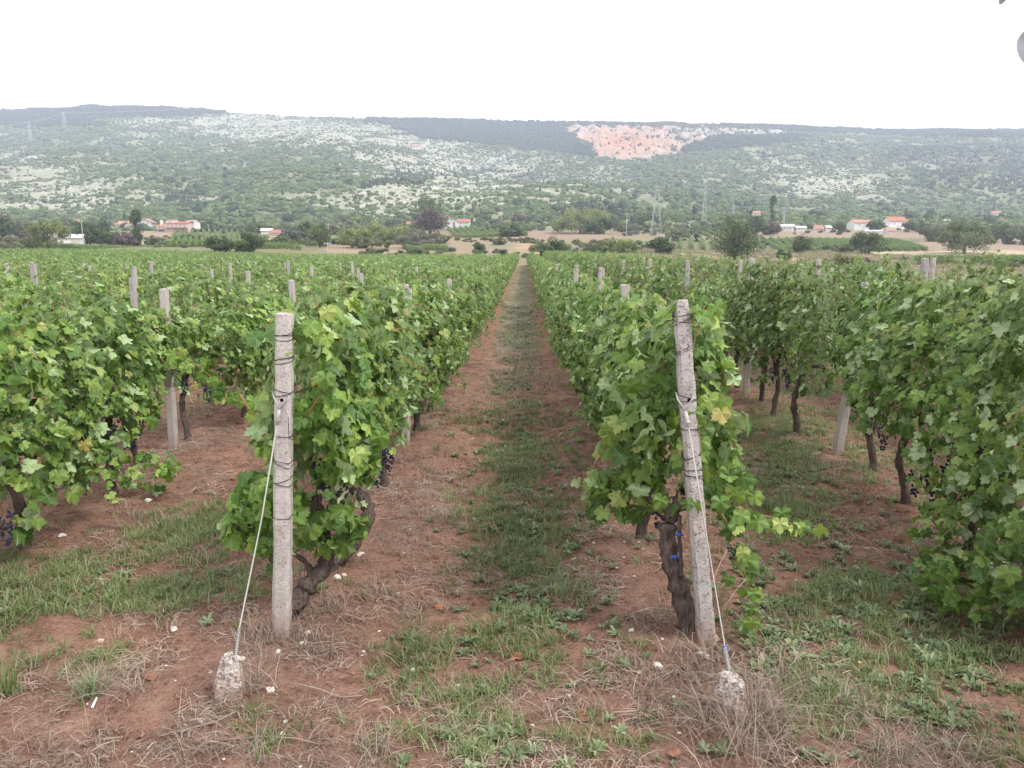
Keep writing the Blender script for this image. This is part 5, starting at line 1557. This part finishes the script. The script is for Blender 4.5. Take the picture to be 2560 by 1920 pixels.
TR = [(122, 627, 540, 95, 'open', 'light', 'yellow green spreading tree standing alone left of the white barn', 2300),
      (343, 614, 518, 20, 'poplar', 'dark', 'tall narrow dark poplar between the red roofed houses', 1200),
      (333, 616, 588, 14, 'bush', 'plum', 'small dark shrub at the poplar foot', 500),
      (8, 602, 535, 50, 'round', 'dark', 'dark tree cut by the left edge', 1300), (60, 598, 552, 60, 'bush', 'plum', 'purplish bush between the dark edge tree and the light tree', 1300),
      (25, 625, 590, 160, 'bush', 'olive', 'broad low olive green bank at the far left', 2200), (225, 615, 558, 60, 'round', 'dark', 'dark green tree right behind the white barn', 1400),
      (275, 616, 575, 50, 'round', 'mid', 'green tree left of the plum coloured bush', 1200), (308, 617, 580, 42, 'bush', 'plum', 'rounded plum coloured bush beside the poplar', 1300),
      (180, 575, 548, 40, 'round', 'mid', 'tree behind the barn roof', 900), (250, 585, 550, 46, 'round', 'dark', 'dark tree below the red roof at left', 1000), (310, 570, 548, 26, 'round', 'mid', 'small tree before the house left of the poplar', 700),
      (390, 612, 592, 60, 'bush', 'olive', 'low bush right of the poplar', 900), (552, 630, 582, 60, 'bush', 'dark', 'dark rounded bush left of a twin bush at the vineyard edge', 1600),
      (617, 630, 580, 62, 'bush', 'dark', 'dark rounded bush right of its twin at the vineyard edge', 1600), (520, 574, 552, 34, 'round', 'dark', 'small dark tree right of the pink house', 700),
      (555, 578, 560, 70, 'bush', 'grey', 'greyish hedge beyond the far vine plot', 900), (700, 620, 588, 60, 'bush', 'mid', 'green bush left of the long scrub bank', 1200), (763, 605, 556, 42, 'round', 'dark', 'dark tree left of the pale poplars', 1100),
      (735, 608, 575, 60, 'bush', 'grey', 'greyish bush below the dark tree', 1000), (800, 618, 560, 55, 'round', 'mid', 'mid green tree at the left end of the scrub bank', 1300), (820, 585, 560, 60, 'bush', 'plum', 'mauve bush behind the scrub bank', 900),
      (880, 618, 562, 90, 'bush', 'light', 'light green mound of scrub', 2000), (960, 606, 544, 110, 'bush', 'light', 'tall light green thicket left of the mauve trees', 2400), (930, 620, 590, 110, 'bush', 'olive', 'olive scrub at the foot of the thicket', 1600),
      (1040, 622, 580, 120, 'bush', 'grey', 'greyish dark scrub bank before the vine plot', 2200), (1065, 575, 500, 62, 'round', 'mid', 'tall green tree above the mauve one by the white house', 1700), (1075, 592, 524, 62, 'round', 'plum', 'mauve grey tree left of the white house', 1500),
      (1100, 608, 575, 50, 'bush', 'olive', 'olive bush at the lower left of the vine plot', 1000), (1278, 592, 558, 52, 'bush', 'dark', 'dark green clipped bush right of the vine plot', 1500), (1292, 566, 536, 34, 'round', 'plum', 'purple leaved tree behind the dark clipped bush', 900),
      (1250, 566, 545, 60, 'bush', 'grey', 'pale mauve thicket behind the clipped bush', 1000), (1245, 612, 592, 40, 'bush', 'olive', 'low round shrub below the vine plot', 800), (1320, 607, 592, 80, 'bush', 'olive', 'low hedge of shrubs along the field edge', 1100),
      (1197, 632, 605, 22, 'bush', 'dark', 'small dark bush standing alone by the lane end', 700), (1450, 584, 520, 150, 'willow', 'light', 'broad pale willow like tree on the brown mound', 3400), (1500, 585, 545, 80, 'bush', 'dark', 'dark lower right side bush of the willow', 1500),
      (1382, 645, 594, 62, 'bush', 'dark', 'dark rounded bush at the end of the right rows', 1700), (1425, 640, 615, 50, 'bush', 'grey', 'grey brown weeds beside the rounded bush', 900), (1490, 634, 600, 70, 'bush', 'mid', 'green bush right of the grey brown weeds', 1300),
      (1545, 634, 590, 70, 'bush', 'light', 'light green tall bush before the pylon', 1500), (1570, 636, 606, 60, 'bush', 'mid', 'green bush at the foot of the light one', 1100), (1650, 634, 594, 55, 'bush', 'dark', 'dark green bush at the pylon foot', 1400),
      (1620, 568, 538, 60, 'round', 'dark', 'dark tree behind the pylon', 1000), (1700, 600, 575, 80, 'bush', 'olive', 'olive scrub right of the pylon', 1100),
      (1835, 655, 545, 92, 'round', 'mid', 'big full green tree in the pasture right of the pylons', 3200), (1890, 588, 542, 46, 'round', 'dark', 'dark tree behind the big green pasture tree', 1200), (1925, 588, 556, 42, 'round', 'plum', 'mauve tree behind the big pasture tree', 1000),
      (1958, 652, 622, 34, 'bush', 'dark', 'small dark conifer like shrub in the pasture', 900), (2005, 632, 590, 44, 'round', 'mid', 'slim green tree among the far vines', 1100), (2172, 636, 580, 74, 'round', 'mid', 'round green tree in the middle of the right hand fields', 2000),
      (2100, 632, 606, 80, 'bush', 'mid', 'green shrubs left of the round tree', 1100), (2085, 690, 636, 120, 'bush', 'olive', 'wide olive bush just behind the right rows', 2600), (2170, 690, 645, 70, 'bush', 'plum', 'brownish bush joined to the wide olive bush', 1500),
      (2410, 634, 558, 118, 'round', 'mid', 'large rounded tree at the right', 3200), (2335, 604, 562, 60, 'round', 'olive', 'olive tree left of the large rounded tree', 1300), (2490, 606, 560, 80, 'round', 'mid', 'green tree right of the large rounded one', 1500),
      (2550, 612, 582, 80, 'bush', 'dark', 'dark hedge at the right edge', 1300), (2520, 672, 655, 50, 'bush', 'olive', 'low weeds by the dark vine hedge', 800), (1470, 560, 535, 26, 'round', 'mid', 'small tree behind the willow', 500), (2100, 580, 556, 22, 'round', 'dark', 'small dark tree between the right hand houses', 500),
      (2190, 576, 550, 40, 'round', 'dark', 'dark trees between the two white villas', 800), (2290, 580, 552, 60, 'round', 'dark', 'dark trees right of the red roofed villa', 1000), (1930, 566, 500, 12, 'poplar', 'dark', 'thin cypress above the right hand houses', 500),
      (645, 583, 560, 50, 'round', 'mid', 'tree at the small red roof', 800), (470, 602, 585, 80, 'bush', 'mid', 'low shrubs below the pink house', 900), (2250, 650, 640, 60, 'bush', 'olive', 'low weeds at the pasture edge', 500)]
for q in TR: tree(*q[:7], name='tree' if q[4] in ('round', 'open', 'poplar', 'willow') else 'bush', cat='tree' if q[4] in ('round', 'open', 'poplar', 'willow') else 'bush', n=q[7])
# wooded fringe at the foot of the hill
def fringe():
    r = np.random.default_rng(33); n = 900
    u = r.uniform(-100, 2660, n); Y = r.uniform(395, 520, n); X = (u - 1310) / F_PX * Y
    k = ~((np.abs(u - 1135) < 50) | ((np.abs(u - 1450) < 90) & (Y < 450)) | ((u > 280) & (u < 510) & (Y < 450)) | ((u > 1950) & (u < 2270) & (Y < 450)))
    X, Y = X[k], Y[k]; n = len(X); Z = G(X, Y); s = r.uniform(1.0, 2.3, n)
    scatter('treeline', np.stack([X, Y, Z - .4], -1), np.stack([np.zeros(n), np.zeros(n), r.uniform(0, 6, n)], -1), np.stack([s * 1.2, s * 1.2, s], -1), r.integers(0, 5, n),
            [crown_mesh(500 + q, 2.4, 2.2, 1.05, 'bush', LG[c], 500, .22) for q, c in enumerate(['mid', 'mid', 'olive', 'grey', 'light'])], 'loose band of trees and scrub along the foot of the hill')
fringe()
def plain_scrub():
    r = np.random.default_rng(35); P = []
    def band(u0, u1, v0, v1, n, s0, s1, form=None):
        for _ in range(n):
            q = on_ground(r.uniform(u0, u1), r.uniform(v0, v1), 60); P.append((q.x, q.y, q.z - .2, r.uniform(s0, s1), r.integers(0, 5) if form is None else form[r.integers(0, len(form))]))
    band(-60, 290, 596, 612, 60, .5, 1.1); band(180, 340, 585, 612, 40, .6, 1.2, (0, 1)); band(380, 560, 590, 600, 16, .4, .8)
    band(620, 1110, 594, 616, 170, .6, 1.2); band(700, 900, 572, 592, 50, .8, 1.5); band(850, 1060, 575, 596, 60, .9, 1.5, (1, 2))
    band(480, 760, 568, 582, 60, .8, 1.4); band(1330, 1560, 606, 630, 44, .5, 1.0, (2, 3, 4)); band(1480, 1680, 605, 628, 50, .6, 1.1, (1, 2, 4))
    band(1560, 1900, 574, 590, 60, .7, 1.3, (0, 3, 4)); band(1640, 2100, 598, 606, 44, .4, .8, (0, 1, 4)); band(2300, 2620, 572, 598, 90, .8, 1.5, (0, 1, 1, 4))
    band(2020, 2250, 606, 630, 40, .5, .9, (0, 1)); band(1860, 1960, 606, 622, 18, .5, .9, (0, 1)); band(1140, 1330, 598, 606, 26, .35, .7, (0, 4)); band(1900, 2330, 570, 588, 40, .5, 1.1, (0, 3))
    band(2000, 2260, 655, 675, 16, .35, .6, (3, 4)); band(1720, 2000, 636, 648, 10, .25, .4, (4, 1))
    band(900, 1130, 628, 640, 26, .3, .7, (0, 3, 4)); band(1180, 1480, 629, 642, 34, .3, .6, (0, 3, 4, 1)); band(1240, 1345, 640, 646, 16, .25, .45, (1, 4)); band(-60, 500, 612, 620, 20, .3, .6)
    P = np.array(P); n = len(P)
    scatter('scrub', P[:, :3], np.stack([np.zeros(n), np.zeros(n), r.uniform(0, 6, n)], -1), np.stack([P[:, 3] * 1.25, P[:, 3] * 1.25, P[:, 3]], -1), P[:, 4].astype(int),
            [crown_mesh(540 + q, 2.6, 2.3, 1.0, 'bush', LG[c], 600, .22) for q, c in enumerate(['dark', 'mid', 'light', 'grey', 'olive'])], 'scrub and hedges between the small fields')
plain_scrub()

# ------------------------------------------------------------------ far vine plots
def far_plots():
    r = np.random.default_rng(44); P = []
    def row(a, b, step=1.3, hs=1.0):
        A = on_ground(*a, 60); B = on_ground(*b, 60); L = (B - A).length; n = max(2, int(L / step)); ang = math.atan2(B.y - A.y, B.x - A.x) - PI / 2
        for i in range(n):
            q = A.lerp(B, i / n); P.append((q.x, q.y, Gz(q.x, q.y), ang, hs))
    for k in range(9): row((1118 + k * 15, 569), (1150 + k * 21, 596 - k * .6), 1.3, 1.05)
    for k in range(13): row((440 + k * 14, 580), (415 + k * 17, 618), 1.3, 1.0)
    for k in range(16): row((1905 + k * 20, 600 + k * .3), (1990 + k * 22, 629), 1.4, 1.0)
    for k in range(8): row((1650 + k * 24, 574), (1700 + k * 26, 596), 1.4, 1.0)
    for k in range(10): row((1650 + k * 26, 603), (1640 + k * 30, 626), 1.4, 1.0)
    row((2292, 664), (2700, 670), 1.1, 1.15); row((2300, 661), (2700, 666), 1.1, 1.1); row((2310, 658), (2700, 662), 1.1, 1.1)
    row((-60, 622), (760, 627), 1.3, .95); row((-60, 618), (700, 622), 1.3, .95); row((1010, 622), (1120, 632), 1.2, .9); row((1030, 618), (1120, 626), 1.2, .9)
    P = np.array(P); n = len(P)
    pr = []
    for k in range(4):
        rr = np.random.default_rng(k + 700); a, b, c, d = curtain(rr, 170, zlo=.15, zhi=1.6, hw=.40, shoots=4, seed=k + 90)
        V, T, lc, ve = merge_leaves(a, b, c * 1.9, LEAF_LO, rr); pr.append(new_mesh('foliage', V, T, [M_VINE], {'lc': lc, 'vein': ve}))
    scatter('distant_vineyard_foliage', P[:, :3], np.stack([np.zeros(n), np.zeros(n), P[:, 3]], -1), np.stack([np.full(n, 1.0), np.full(n, 1.15), P[:, 4]], -1), r.integers(0, 4, n), pr, 'small vine plots on the slopes below the houses')
far_plots()

# ------------------------------------------------------------------ houses
def gable(w, d, h, rh, ov=.4, along='x'):
    b = MB(); x, y = w / 2 + ov, d / 2 + ov; t = .18
    if along == 'x':
        P = [(-x, -y, h - ov * rh / (d / 2)), (x, -y, h - ov * rh / (d / 2)), (x, 0, h + rh), (-x, 0, h + rh), (x, y, h - ov * rh / (d / 2)), (-x, y, h - ov * rh / (d / 2))]
    else:
        P = [(-x, -y, h - ov * rh / (w / 2)), (-x, y, h - ov * rh / (w / 2)), (0, y, h + rh), (0, -y, h + rh), (x, y, h - ov * rh / (w / 2)), (x, -y, h - ov * rh / (w / 2))]
    Q = [(a, b_, c + t) for a, b_, c in P]
    b.add(P + Q, [(0, 3, 2, 1), (3, 5, 4, 2), (6, 7, 8, 9), (9, 8, 10, 11), (0, 1, 7, 6), (5, 11, 10, 4), (1, 2, 8, 7), (2, 4, 10, 8), (0, 6, 9, 3), (3, 9, 11, 5)])
    return b
def walls(w, d, h, rh, along):
    b = MB(); x, y = w / 2, d / 2
    b.add([(-x, -y, -3), (x, -y, -3), (x, y, -3), (-x, y, -3), (-x, -y, h), (x, -y, h), (x, y, h), (-x, y, h)], [(0, 1, 5, 4), (1, 2, 6, 5), (2, 3, 7, 6), (3, 0, 4, 7)])
    if along == 'x': b.add([(-x, -y, h), (-x, y, h), (-x, 0, h + rh), (x, -y, h), (x, y, h), (x, 0, h + rh)], [(0, 1, 2), (4, 3, 5)])
    elif along == 'y': b.add([(-x, -y, h), (x, -y, h), (0, -y, h + rh), (-x, y, h), (x, y, h), (0, y, h + rh)], [(0, 1, 2), (4, 3, 5)])
    return b
def block(t, cx, cy, w, d, h, rh, along, wm, rm, wins=(), door=None, chim=None, ov=.4, base=0):
    W_ = link('wall', walls(w, d, h, rh if along in 'xy' else 0, along).mesh('wall', [wm]), t, (cx, cy, base))
    if along == 'flat':
        b = MB(); b.box((0, 0, h + .12), (w + 2 * ov, d + 2 * ov, .28))
        link('roof', b.mesh('roof', [rm]), t, (cx, cy, base))
    else:
        R_ = link('roof', gable(w, d, h, rh, ov, along).mesh('roof', [rm]), t, (cx, cy, base))
        if chim: b = MB(); b.box((0, 0, .6), (.7, .7, 1.6)).box((0, 0, 1.45), (.9, .9, .15)); link('chimney', b.mesh('chimney', [M_PLASTER]), R_, (chim[0], chim[1], h + rh * .5))
    for (x, z, ww, hh) in wins:
        b = MB(); f = .09
        for bx_, bz_, sx, sz in ((0, hh / 2, ww + 2 * f, f), (0, -hh / 2, ww + 2 * f, f), (-ww / 2, 0, f, hh), (ww / 2, 0, f, hh), (0, 0, f * .7, hh)):
            b.box((bx_, -.05, bz_), (sx, .12, sz))
        wn_ = link('window', b.mesh('window', [M_SHUTTER]), t, (cx + x, cy - d / 2, base + z))
        b = MB(); b.box((0, -.02, 0), (ww, .03, hh)); link('pane', b.mesh('pane', [M_GLASS]), wn_)
    if door:
        b = MB(); b.box((0, -.05, 1.05), (door[1], .1, 2.1)); link('door', b.mesh('door', [M_SHUTTER]), t, (cx + door[0], cy - d / 2, base))
def house(u, v, label, rz=0, s=1.0, name='house', cat='house'):
    b = on_ground(u, v, 60)
    t = thing(name, label, cat, b, rz); t.scale = (s, s, s)
    return t, b.y
# white house in the middle with a red roof
t, Y = house(1137, 571, 'white house with a red roof above the small vine plot'); k = 1 / F_PX * Y
block(t, -11 * k, 0, 36 * k, 8, 16 * k, 6 * k, 'y', M_PLASTER, M_PLASTER, [(-9 * k, 8.5 * k, 2.2 * k, 9 * k), (-5.5 * k, 8.5 * k, 2.2 * k, 9 * k), (9 * k, 8.5 * k, 2.2 * k, 9 * k), (12.5 * k, 8.5 * k, 2.2 * k, 9 * k)], ov=.3, base=.3)
block(t, 22 * k, 2.0, 31 * k, 9, 14 * k, 6.5 * k, 'x', M_PLASTER, M_ROOF, [(8 * k, 10 * k, 2.5 * k, 3 * k), (-6 * k, 10 * k, 2.5 * k, 3 * k), (5 * k, 3 * k, 4 * k, 4 * k)], None, (6, 0), base=.3)
b = MB(); b.box((-11 * k, -4.6, -.9), (38 * k, 1.2, 1.8)); link('terrace', b.mesh('terrace', [M_PLASTER]), t)
# white barn at the left
t, Y = house(170, 615, 'long white barn with a pale sheet roof behind the light tree', .35); k = 1 / F_PX * Y
block(t, 0, 0, 72 * k, 9, 19 * k, 9 * k, 'x', M_PLASTER, M_ROOF3, [(-20 * k, 9 * k, 5 * k, 4 * k), (-6 * k, 9 * k, 5 * k, 4 * k)], (24 * k, 2.4))
# house group left of and behind the poplar
t, Y = house(320, 575, 'low house with long orange tiled roofs left of the poplar', -.1); k = 1 / F_PX * Y
block(t, -4 * k, 2, 46 * k, 9, 13 * k, 9 * k, 'x', M_PLASTER2, M_ROOF2, [(-12 * k, 7 * k, 3 * k, 3 * k), (2 * k, 7 * k, 3 * k, 3 * k), (14 * k, 7 * k, 3 * k, 3 * k)], (8 * k, 1.4))
block(t, 16 * k, -3.5, 16 * k, 5, 10 * k, 6 * k, 'y', M_PLASTER, M_ROOF2, [(0, 5 * k, 3 * k, 3 * k)])
t, Y = house(368, 576, 'two storey white house with a balcony right of the poplar', .12); k = 1 / F_PX * Y
block(t, 0, 0, 32 * k, 8, 20 * k, 8 * k, 'y', M_PLASTER, M_ROOF2, [(-8 * k, 15 * k, 3 * k, 4 * k), (0, 15 * k, 3 * k, 4 * k), (8 * k, 15 * k, 3 * k, 4 * k), (-6 * k, 5 * k, 3 * k, 4 * k)], (5 * k, 1.2), ov=.8)
b = MB(); b.box((0, -4.9, 9.5 * k), (32 * k, 1.7, .2)).box((0, -5.7, 9.5 * k + .5), (32 * k, .08, .8)); link('balcony', b.mesh('balcony', [M_PLASTER]), t)
t, Y = house(410, 579, 'small red roofed annexe with a tall white chimney tower', 0); k = 1 / F_PX * Y
block(t, 0, 0, 24 * k, 6, 11 * k, 5 * k, 'x', M_PLASTER, M_ROOF, [(4 * k, 5 * k, 2.5 * k, 3 * k)], (-5 * k, 1.2))
b = MB(); b.box((-8 * k, 1.5, 14 * k), (5 * k, 1.2, 28 * k)); link('tower', b.mesh('tower', [M_PLASTER]), t)
b = MB(); b.box((-2 * k, -4.2, 5.5 * k), (26 * k, 3, .15)); [b.box((x_ * k, -5.5, 2.6 * k), (.2, .2, 5.2 * k)) for x_ in (-13, -2, 9)]; link('porch', b.mesh('porch', [M_STEEL]), t)
t, Y = house(450, 580, 'long two storey pink house with red roof bands', .05); k = 1 / F_PX * Y
block(t, 0, 0, 56 * k, 9, 20 * k, 4 * k, 'x', M_PLASTER2, M_ROOF, [(x_ * k, 14 * k, 3 * k, 3.5 * k) for x_ in (-20, -10, 0, 10, 20)] + [(x_ * k, 5 * k, 3 * k, 3.5 * k) for x_ in (-20, -4, 16)], (8 * k, 1.2), (8, 0))
block(t, -18 * k, 1, 18 * k, 7, 27 * k, 2.5 * k, 'x', M_PLASTER, M_ROOF2, [(0, 23 * k, 3 * k, 3 * k)], ov=.2)
b = MB(); b.box((0, -5.2, 9.6 * k), (54 * k, 1.6, .25)); link('roof_band', b.mesh('roof_band', [M_ROOF]), t)
t, Y = house(486, 579, 'white block house at the right end of the pink house', 0); k = 1 / F_PX * Y
block(t, 0, -1, 20 * k, 8, 23 * k, 4 * k, 'x', M_PLASTER, M_ROOF2, [(-4 * k, 16 * k, 3 * k, 3.5 * k), (5 * k, 6 * k, 3 * k, 3.5 * k)])
for (u, v, wpx, hp, rp_, lab, rm, rz) in [(190, 565, 18, 8, 8, 'small white house with orange roof behind the barn trees', M_ROOF2, .2), (100, 560, 40, 6, 5, 'far low house with a pinkish roof behind the light tree', M_ROOF2, 0), (12, 548, 20, 6, 6, 'far house at the left edge on the slope', M_ROOF2, 0),
                                      (668, 584, 26, 7, 5, 'small white house beside a red shed roof', M_ROOF3, .1), (690, 586, 24, 4, 6, 'low shed with a bright red roof', M_ROOF, -.1), (1027, 569, 20, 5, 9, 'orange roofed hut half hidden left of the mauve tree', M_ROOF2, .2),
                                      (1890, 548, 16, 14, 5, 'narrow tall house alone on the slope behind the big tree', M_ROOF2, .1), (1968, 578, 30, 11, 5, 'white house with grey gable right of the cypress', M_ROOF3, -.3), (2000, 578, 24, 8, 4, 'low pinkish house beside the white gabled one', M_ROOF3, 0),
                                      (2045, 578, 20, 6, 8, 'low house with a bright orange roof', M_ROOF2, 0), (2068, 578, 16, 9, 4, 'little white house right of the orange roof', M_ROOF3, .4), (2150, 574, 50, 16, 7, 'wide white villa with pale orange roof', M_ROOF2, .1),
                                      (2235, 572, 44, 18, 10, 'tall white villa with a red tiled roof', M_ROOF, .15), (2198, 574, 34, 8, 3, 'low white outbuilding between the villas', M_ROOF3, 0), (2225, 582, 22, 5, 6, 'low hut with orange roof before the red roofed villa', M_ROOF2, 0),
                                      (2180, 583, 40, 4, 3, 'long low white shed before the outbuilding', M_ROOF3, 0), (2488, 552, 22, 18, 5, 'white house high among the trees at the right', M_ROOF2, -.3), (2370, 560, 26, 6, 4, 'pale hut almost lost in the trees at the right', M_ROOF3, .2),
                                      (1040, 374, 16, 7, 5, 'small pinkish hut high on the rocky hillside', M_ROOF2, 0), (82, 397, 18, 4, 2, 'tiny white building high on the left hillside', M_ROOF3, 0)]:
    t, Y = house(u, v, lab, rz); k = 1 / F_PX * Y
    wn_ = [(-.22 * wpx * k, hp * k * .62, 2.6 * k, 2.8 * k), (.22 * wpx * k, hp * k * .62, 2.6 * k, 2.8 * k)] if hp > 5 else [(0, hp * k * .55, 2.4 * k, 2 * k)]
    block(t, 0, 0, wpx * k, wpx * k * .7, hp * k, rp_ * k, 'x', M_PLASTER, rm, wn_, (0, 2.0 * k) if hp > 7 else None)

# ------------------------------------------------------------------ pylons, poles and lines
def pylon(u, vb, vt, basepx, label, r=.10):
    b = on_ground(u, vb, 60); Y = b.y; H = (vb - vt) / F_PX * Y; w0 = basepx / F_PX * Y / 2; w1 = w0 * .12
    t = thing('pylon', label, 'pylon', b)
    lv = [0, .28, .5, .68, .82, .93, 1.0]
    wd = lambda f: w0 * (1 - f) + w1 * f
    for sx in (-1, 1):
        for sy in (-1, 1):
            m = MB(); m.tube([(sx * wd(0), sy * wd(0), -1), (sx * wd(.95), sy * wd(.95), H * .97)], r, 4); link('leg', m.mesh('leg', [M_STEEL]), t)
    m = MB()
    for i in range(len(lv) - 1):
        a, c = wd(lv[i]), wd(lv[i + 1]); z0, z1 = lv[i] * H, lv[i + 1] * H
        for q in range(4):
            A = [(-1, -1), (1, -1), (1, 1), (-1, 1)][q]; B = [(1, -1), (1, 1), (-1, 1), (-1, -1)][q]
            m.tube([(A[0] * a, A[1] * a, z0), (B[0] * c, B[1] * c, z1)], r * .5, 3); m.tube([(B[0] * a, B[1] * a, z0), (A[0] * c, A[1] * c, z1)], r * .5, 3)
    link('bracing', m.mesh('bracing', [M_STEEL]), t)
    for f, wa in ((.80, .16), (.88, .13), (.96, .10)):
        m = MB(); m.tube([(-H * wa, 0, H * f), (0, 0, H * f + .5), (H * wa, 0, H * f)], r * .8, 4); m.tube([(-H * wa, 0, H * f), (H * wa, 0, H * f)], r * .6, 4)
        link('cross_arm', m.mesh('cross_arm', [M_STEEL]), t)
    return b + Vector((0, 0, H * .9))
pylon(1640, 592, 468, 27, 'tall lattice pylon beside the dark bush', .075)
pylon(1760, 560, 466, 12, 'lattice pylon on the hillside foot right of the tall one', .085)
pylon(1833, 548, 512, 8, 'short lattice mast just left of the big pasture tree top', .12)
pylon(1958, 575, 520, 6, 'slim lattice mast beside the right hand houses', .08)
a1 = pylon(162, 322, 283, 9, 'lattice pylon near the left end of the ridge', .2); a2 = pylon(77, 358, 308, 9, 'lattice pylon lower on the left hillside', .2)
def pole(u, vb, vt, label, r=.12):
    b = on_ground(u, vb, 60); H = (vb - vt) / F_PX * b.y
    t = thing('utility_pole', label, 'pole', b); m = MB(); m.tube([(0, 0, -.5), (0, 0, H)], [r * 1.3, r * .8], 6); link('shaft', m.mesh('shaft', [M_POLE]), t)
    m = MB(); m.box((0, 0, H - .3), (1.4, .12, .14)); [m.tube([(x, 0, H - .2), (x, 0, H + .05)], .05, 5) for x in (-.6, 0, .6)]; link('crossbar', m.mesh('crossbar', [M_POLE]), t)
pole(1566, 590, 534, 'pale concrete pole right of the willow'); pole(1253, 574, 524, 'concrete pole left of the purple leaved tree', .1); pole(1160, 572, 516, 'dark pole in front of the white house', .1)
pole(209, 618, 552, 'grey pole right of the white barn', .1); pole(522, 584, 562, 'short pole right of the pink house', .1); pole(822, 612, 560, 'thin pole left of the light thicket', .1); pole(820, 640, 606, 'thin pole at the edge of the pale stubble', .06)
def line(pts_, label, r):
    m = MB(); P = []
    for i in range(len(pts_) - 1):
        for k in range(8):
            f = k / 8; q = pts_[i].lerp(pts_[i + 1], f); q.z -= 4 * f * (1 - f) * (pts_[i] - pts_[i + 1]).length * .012; P.append(q)
    P.append(pts_[-1]); m.tube(P, r, 4)
    link('power_line', m.mesh('power_line', [M_STEEL]), None, None, None, label, 'power line')
e1 = pt(-120, 330, a2.y * .9); e2 = pt(535, 266, 1950)
line([e1, a2 + Vector((0, 0, 4)), a1 + Vector((0, 0, 3)), e2], 'pale power line climbing over the left end of the ridge', .24)

# ------------------------------------------------------------------ twig with two leaves hanging in at the upper right corner
c0 = pt(2470, -120, 1.6)
t = thing('overhanging_twig', 'grey out of focus twig leaves hanging into the upper right corner', 'twig', c0)
m = MB(); Q = [pt(2450, -130, 1.6) - c0, pt(2520, -60, 1.6) - c0, pt(2610, -30, 1.6) - c0, pt(2700, 40, 1.6) - c0]; m.tube(Q, [.004, .0035, .003, .0025], 6); link('stem', m.mesh('stem', [M_TWIG], True), t)
def round_leaf(cx, cy, ru, rv):
    V = []; c = pt(cx, cy, 1.6) - c0; k = 1.6 / F_PX; n = 20
    V.append(tuple(c + Vector((0, .006, 0))))
    for i in range(n):
        a = 2 * PI * i / n; s_ = 1 - .12 * math.sin(a) ; V.append(tuple(c + Vector((math.cos(a) * ru * k * s_, .004 * math.sin(3 * a), math.sin(a) * rv * k))))
    b_ = MB().add(V, [(0, 1 + i, 1 + (i + 1) % n) for i in range(n)]); return b_.mesh('leaf', [M_GREY], True)
link('leaf', round_leaf(2588, 113, 44, 44), t); link('leaf', round_leaf(2506, -22, 12, 28), t)

# ------------------------------------------------------------------ air
hb = MB(); hb.box((0, 1350, 215), (5600, 3300, 450))
hm = N('thin_haze'); pv = hm.n('ShaderNodeVolumePrincipled', {'Color': (.76, .81, 1.0, 1), 'Density': .00025, 'Anisotropy': 0.2})
hm.t.links.new(pv.outputs[0], hm.out.inputs['Volume'])
link('haze', hb.mesh('haze', [hm.m]), None, None, 'stuff', 'thin bluish haze over the valley')
print('objects', len(bpy.data.objects))
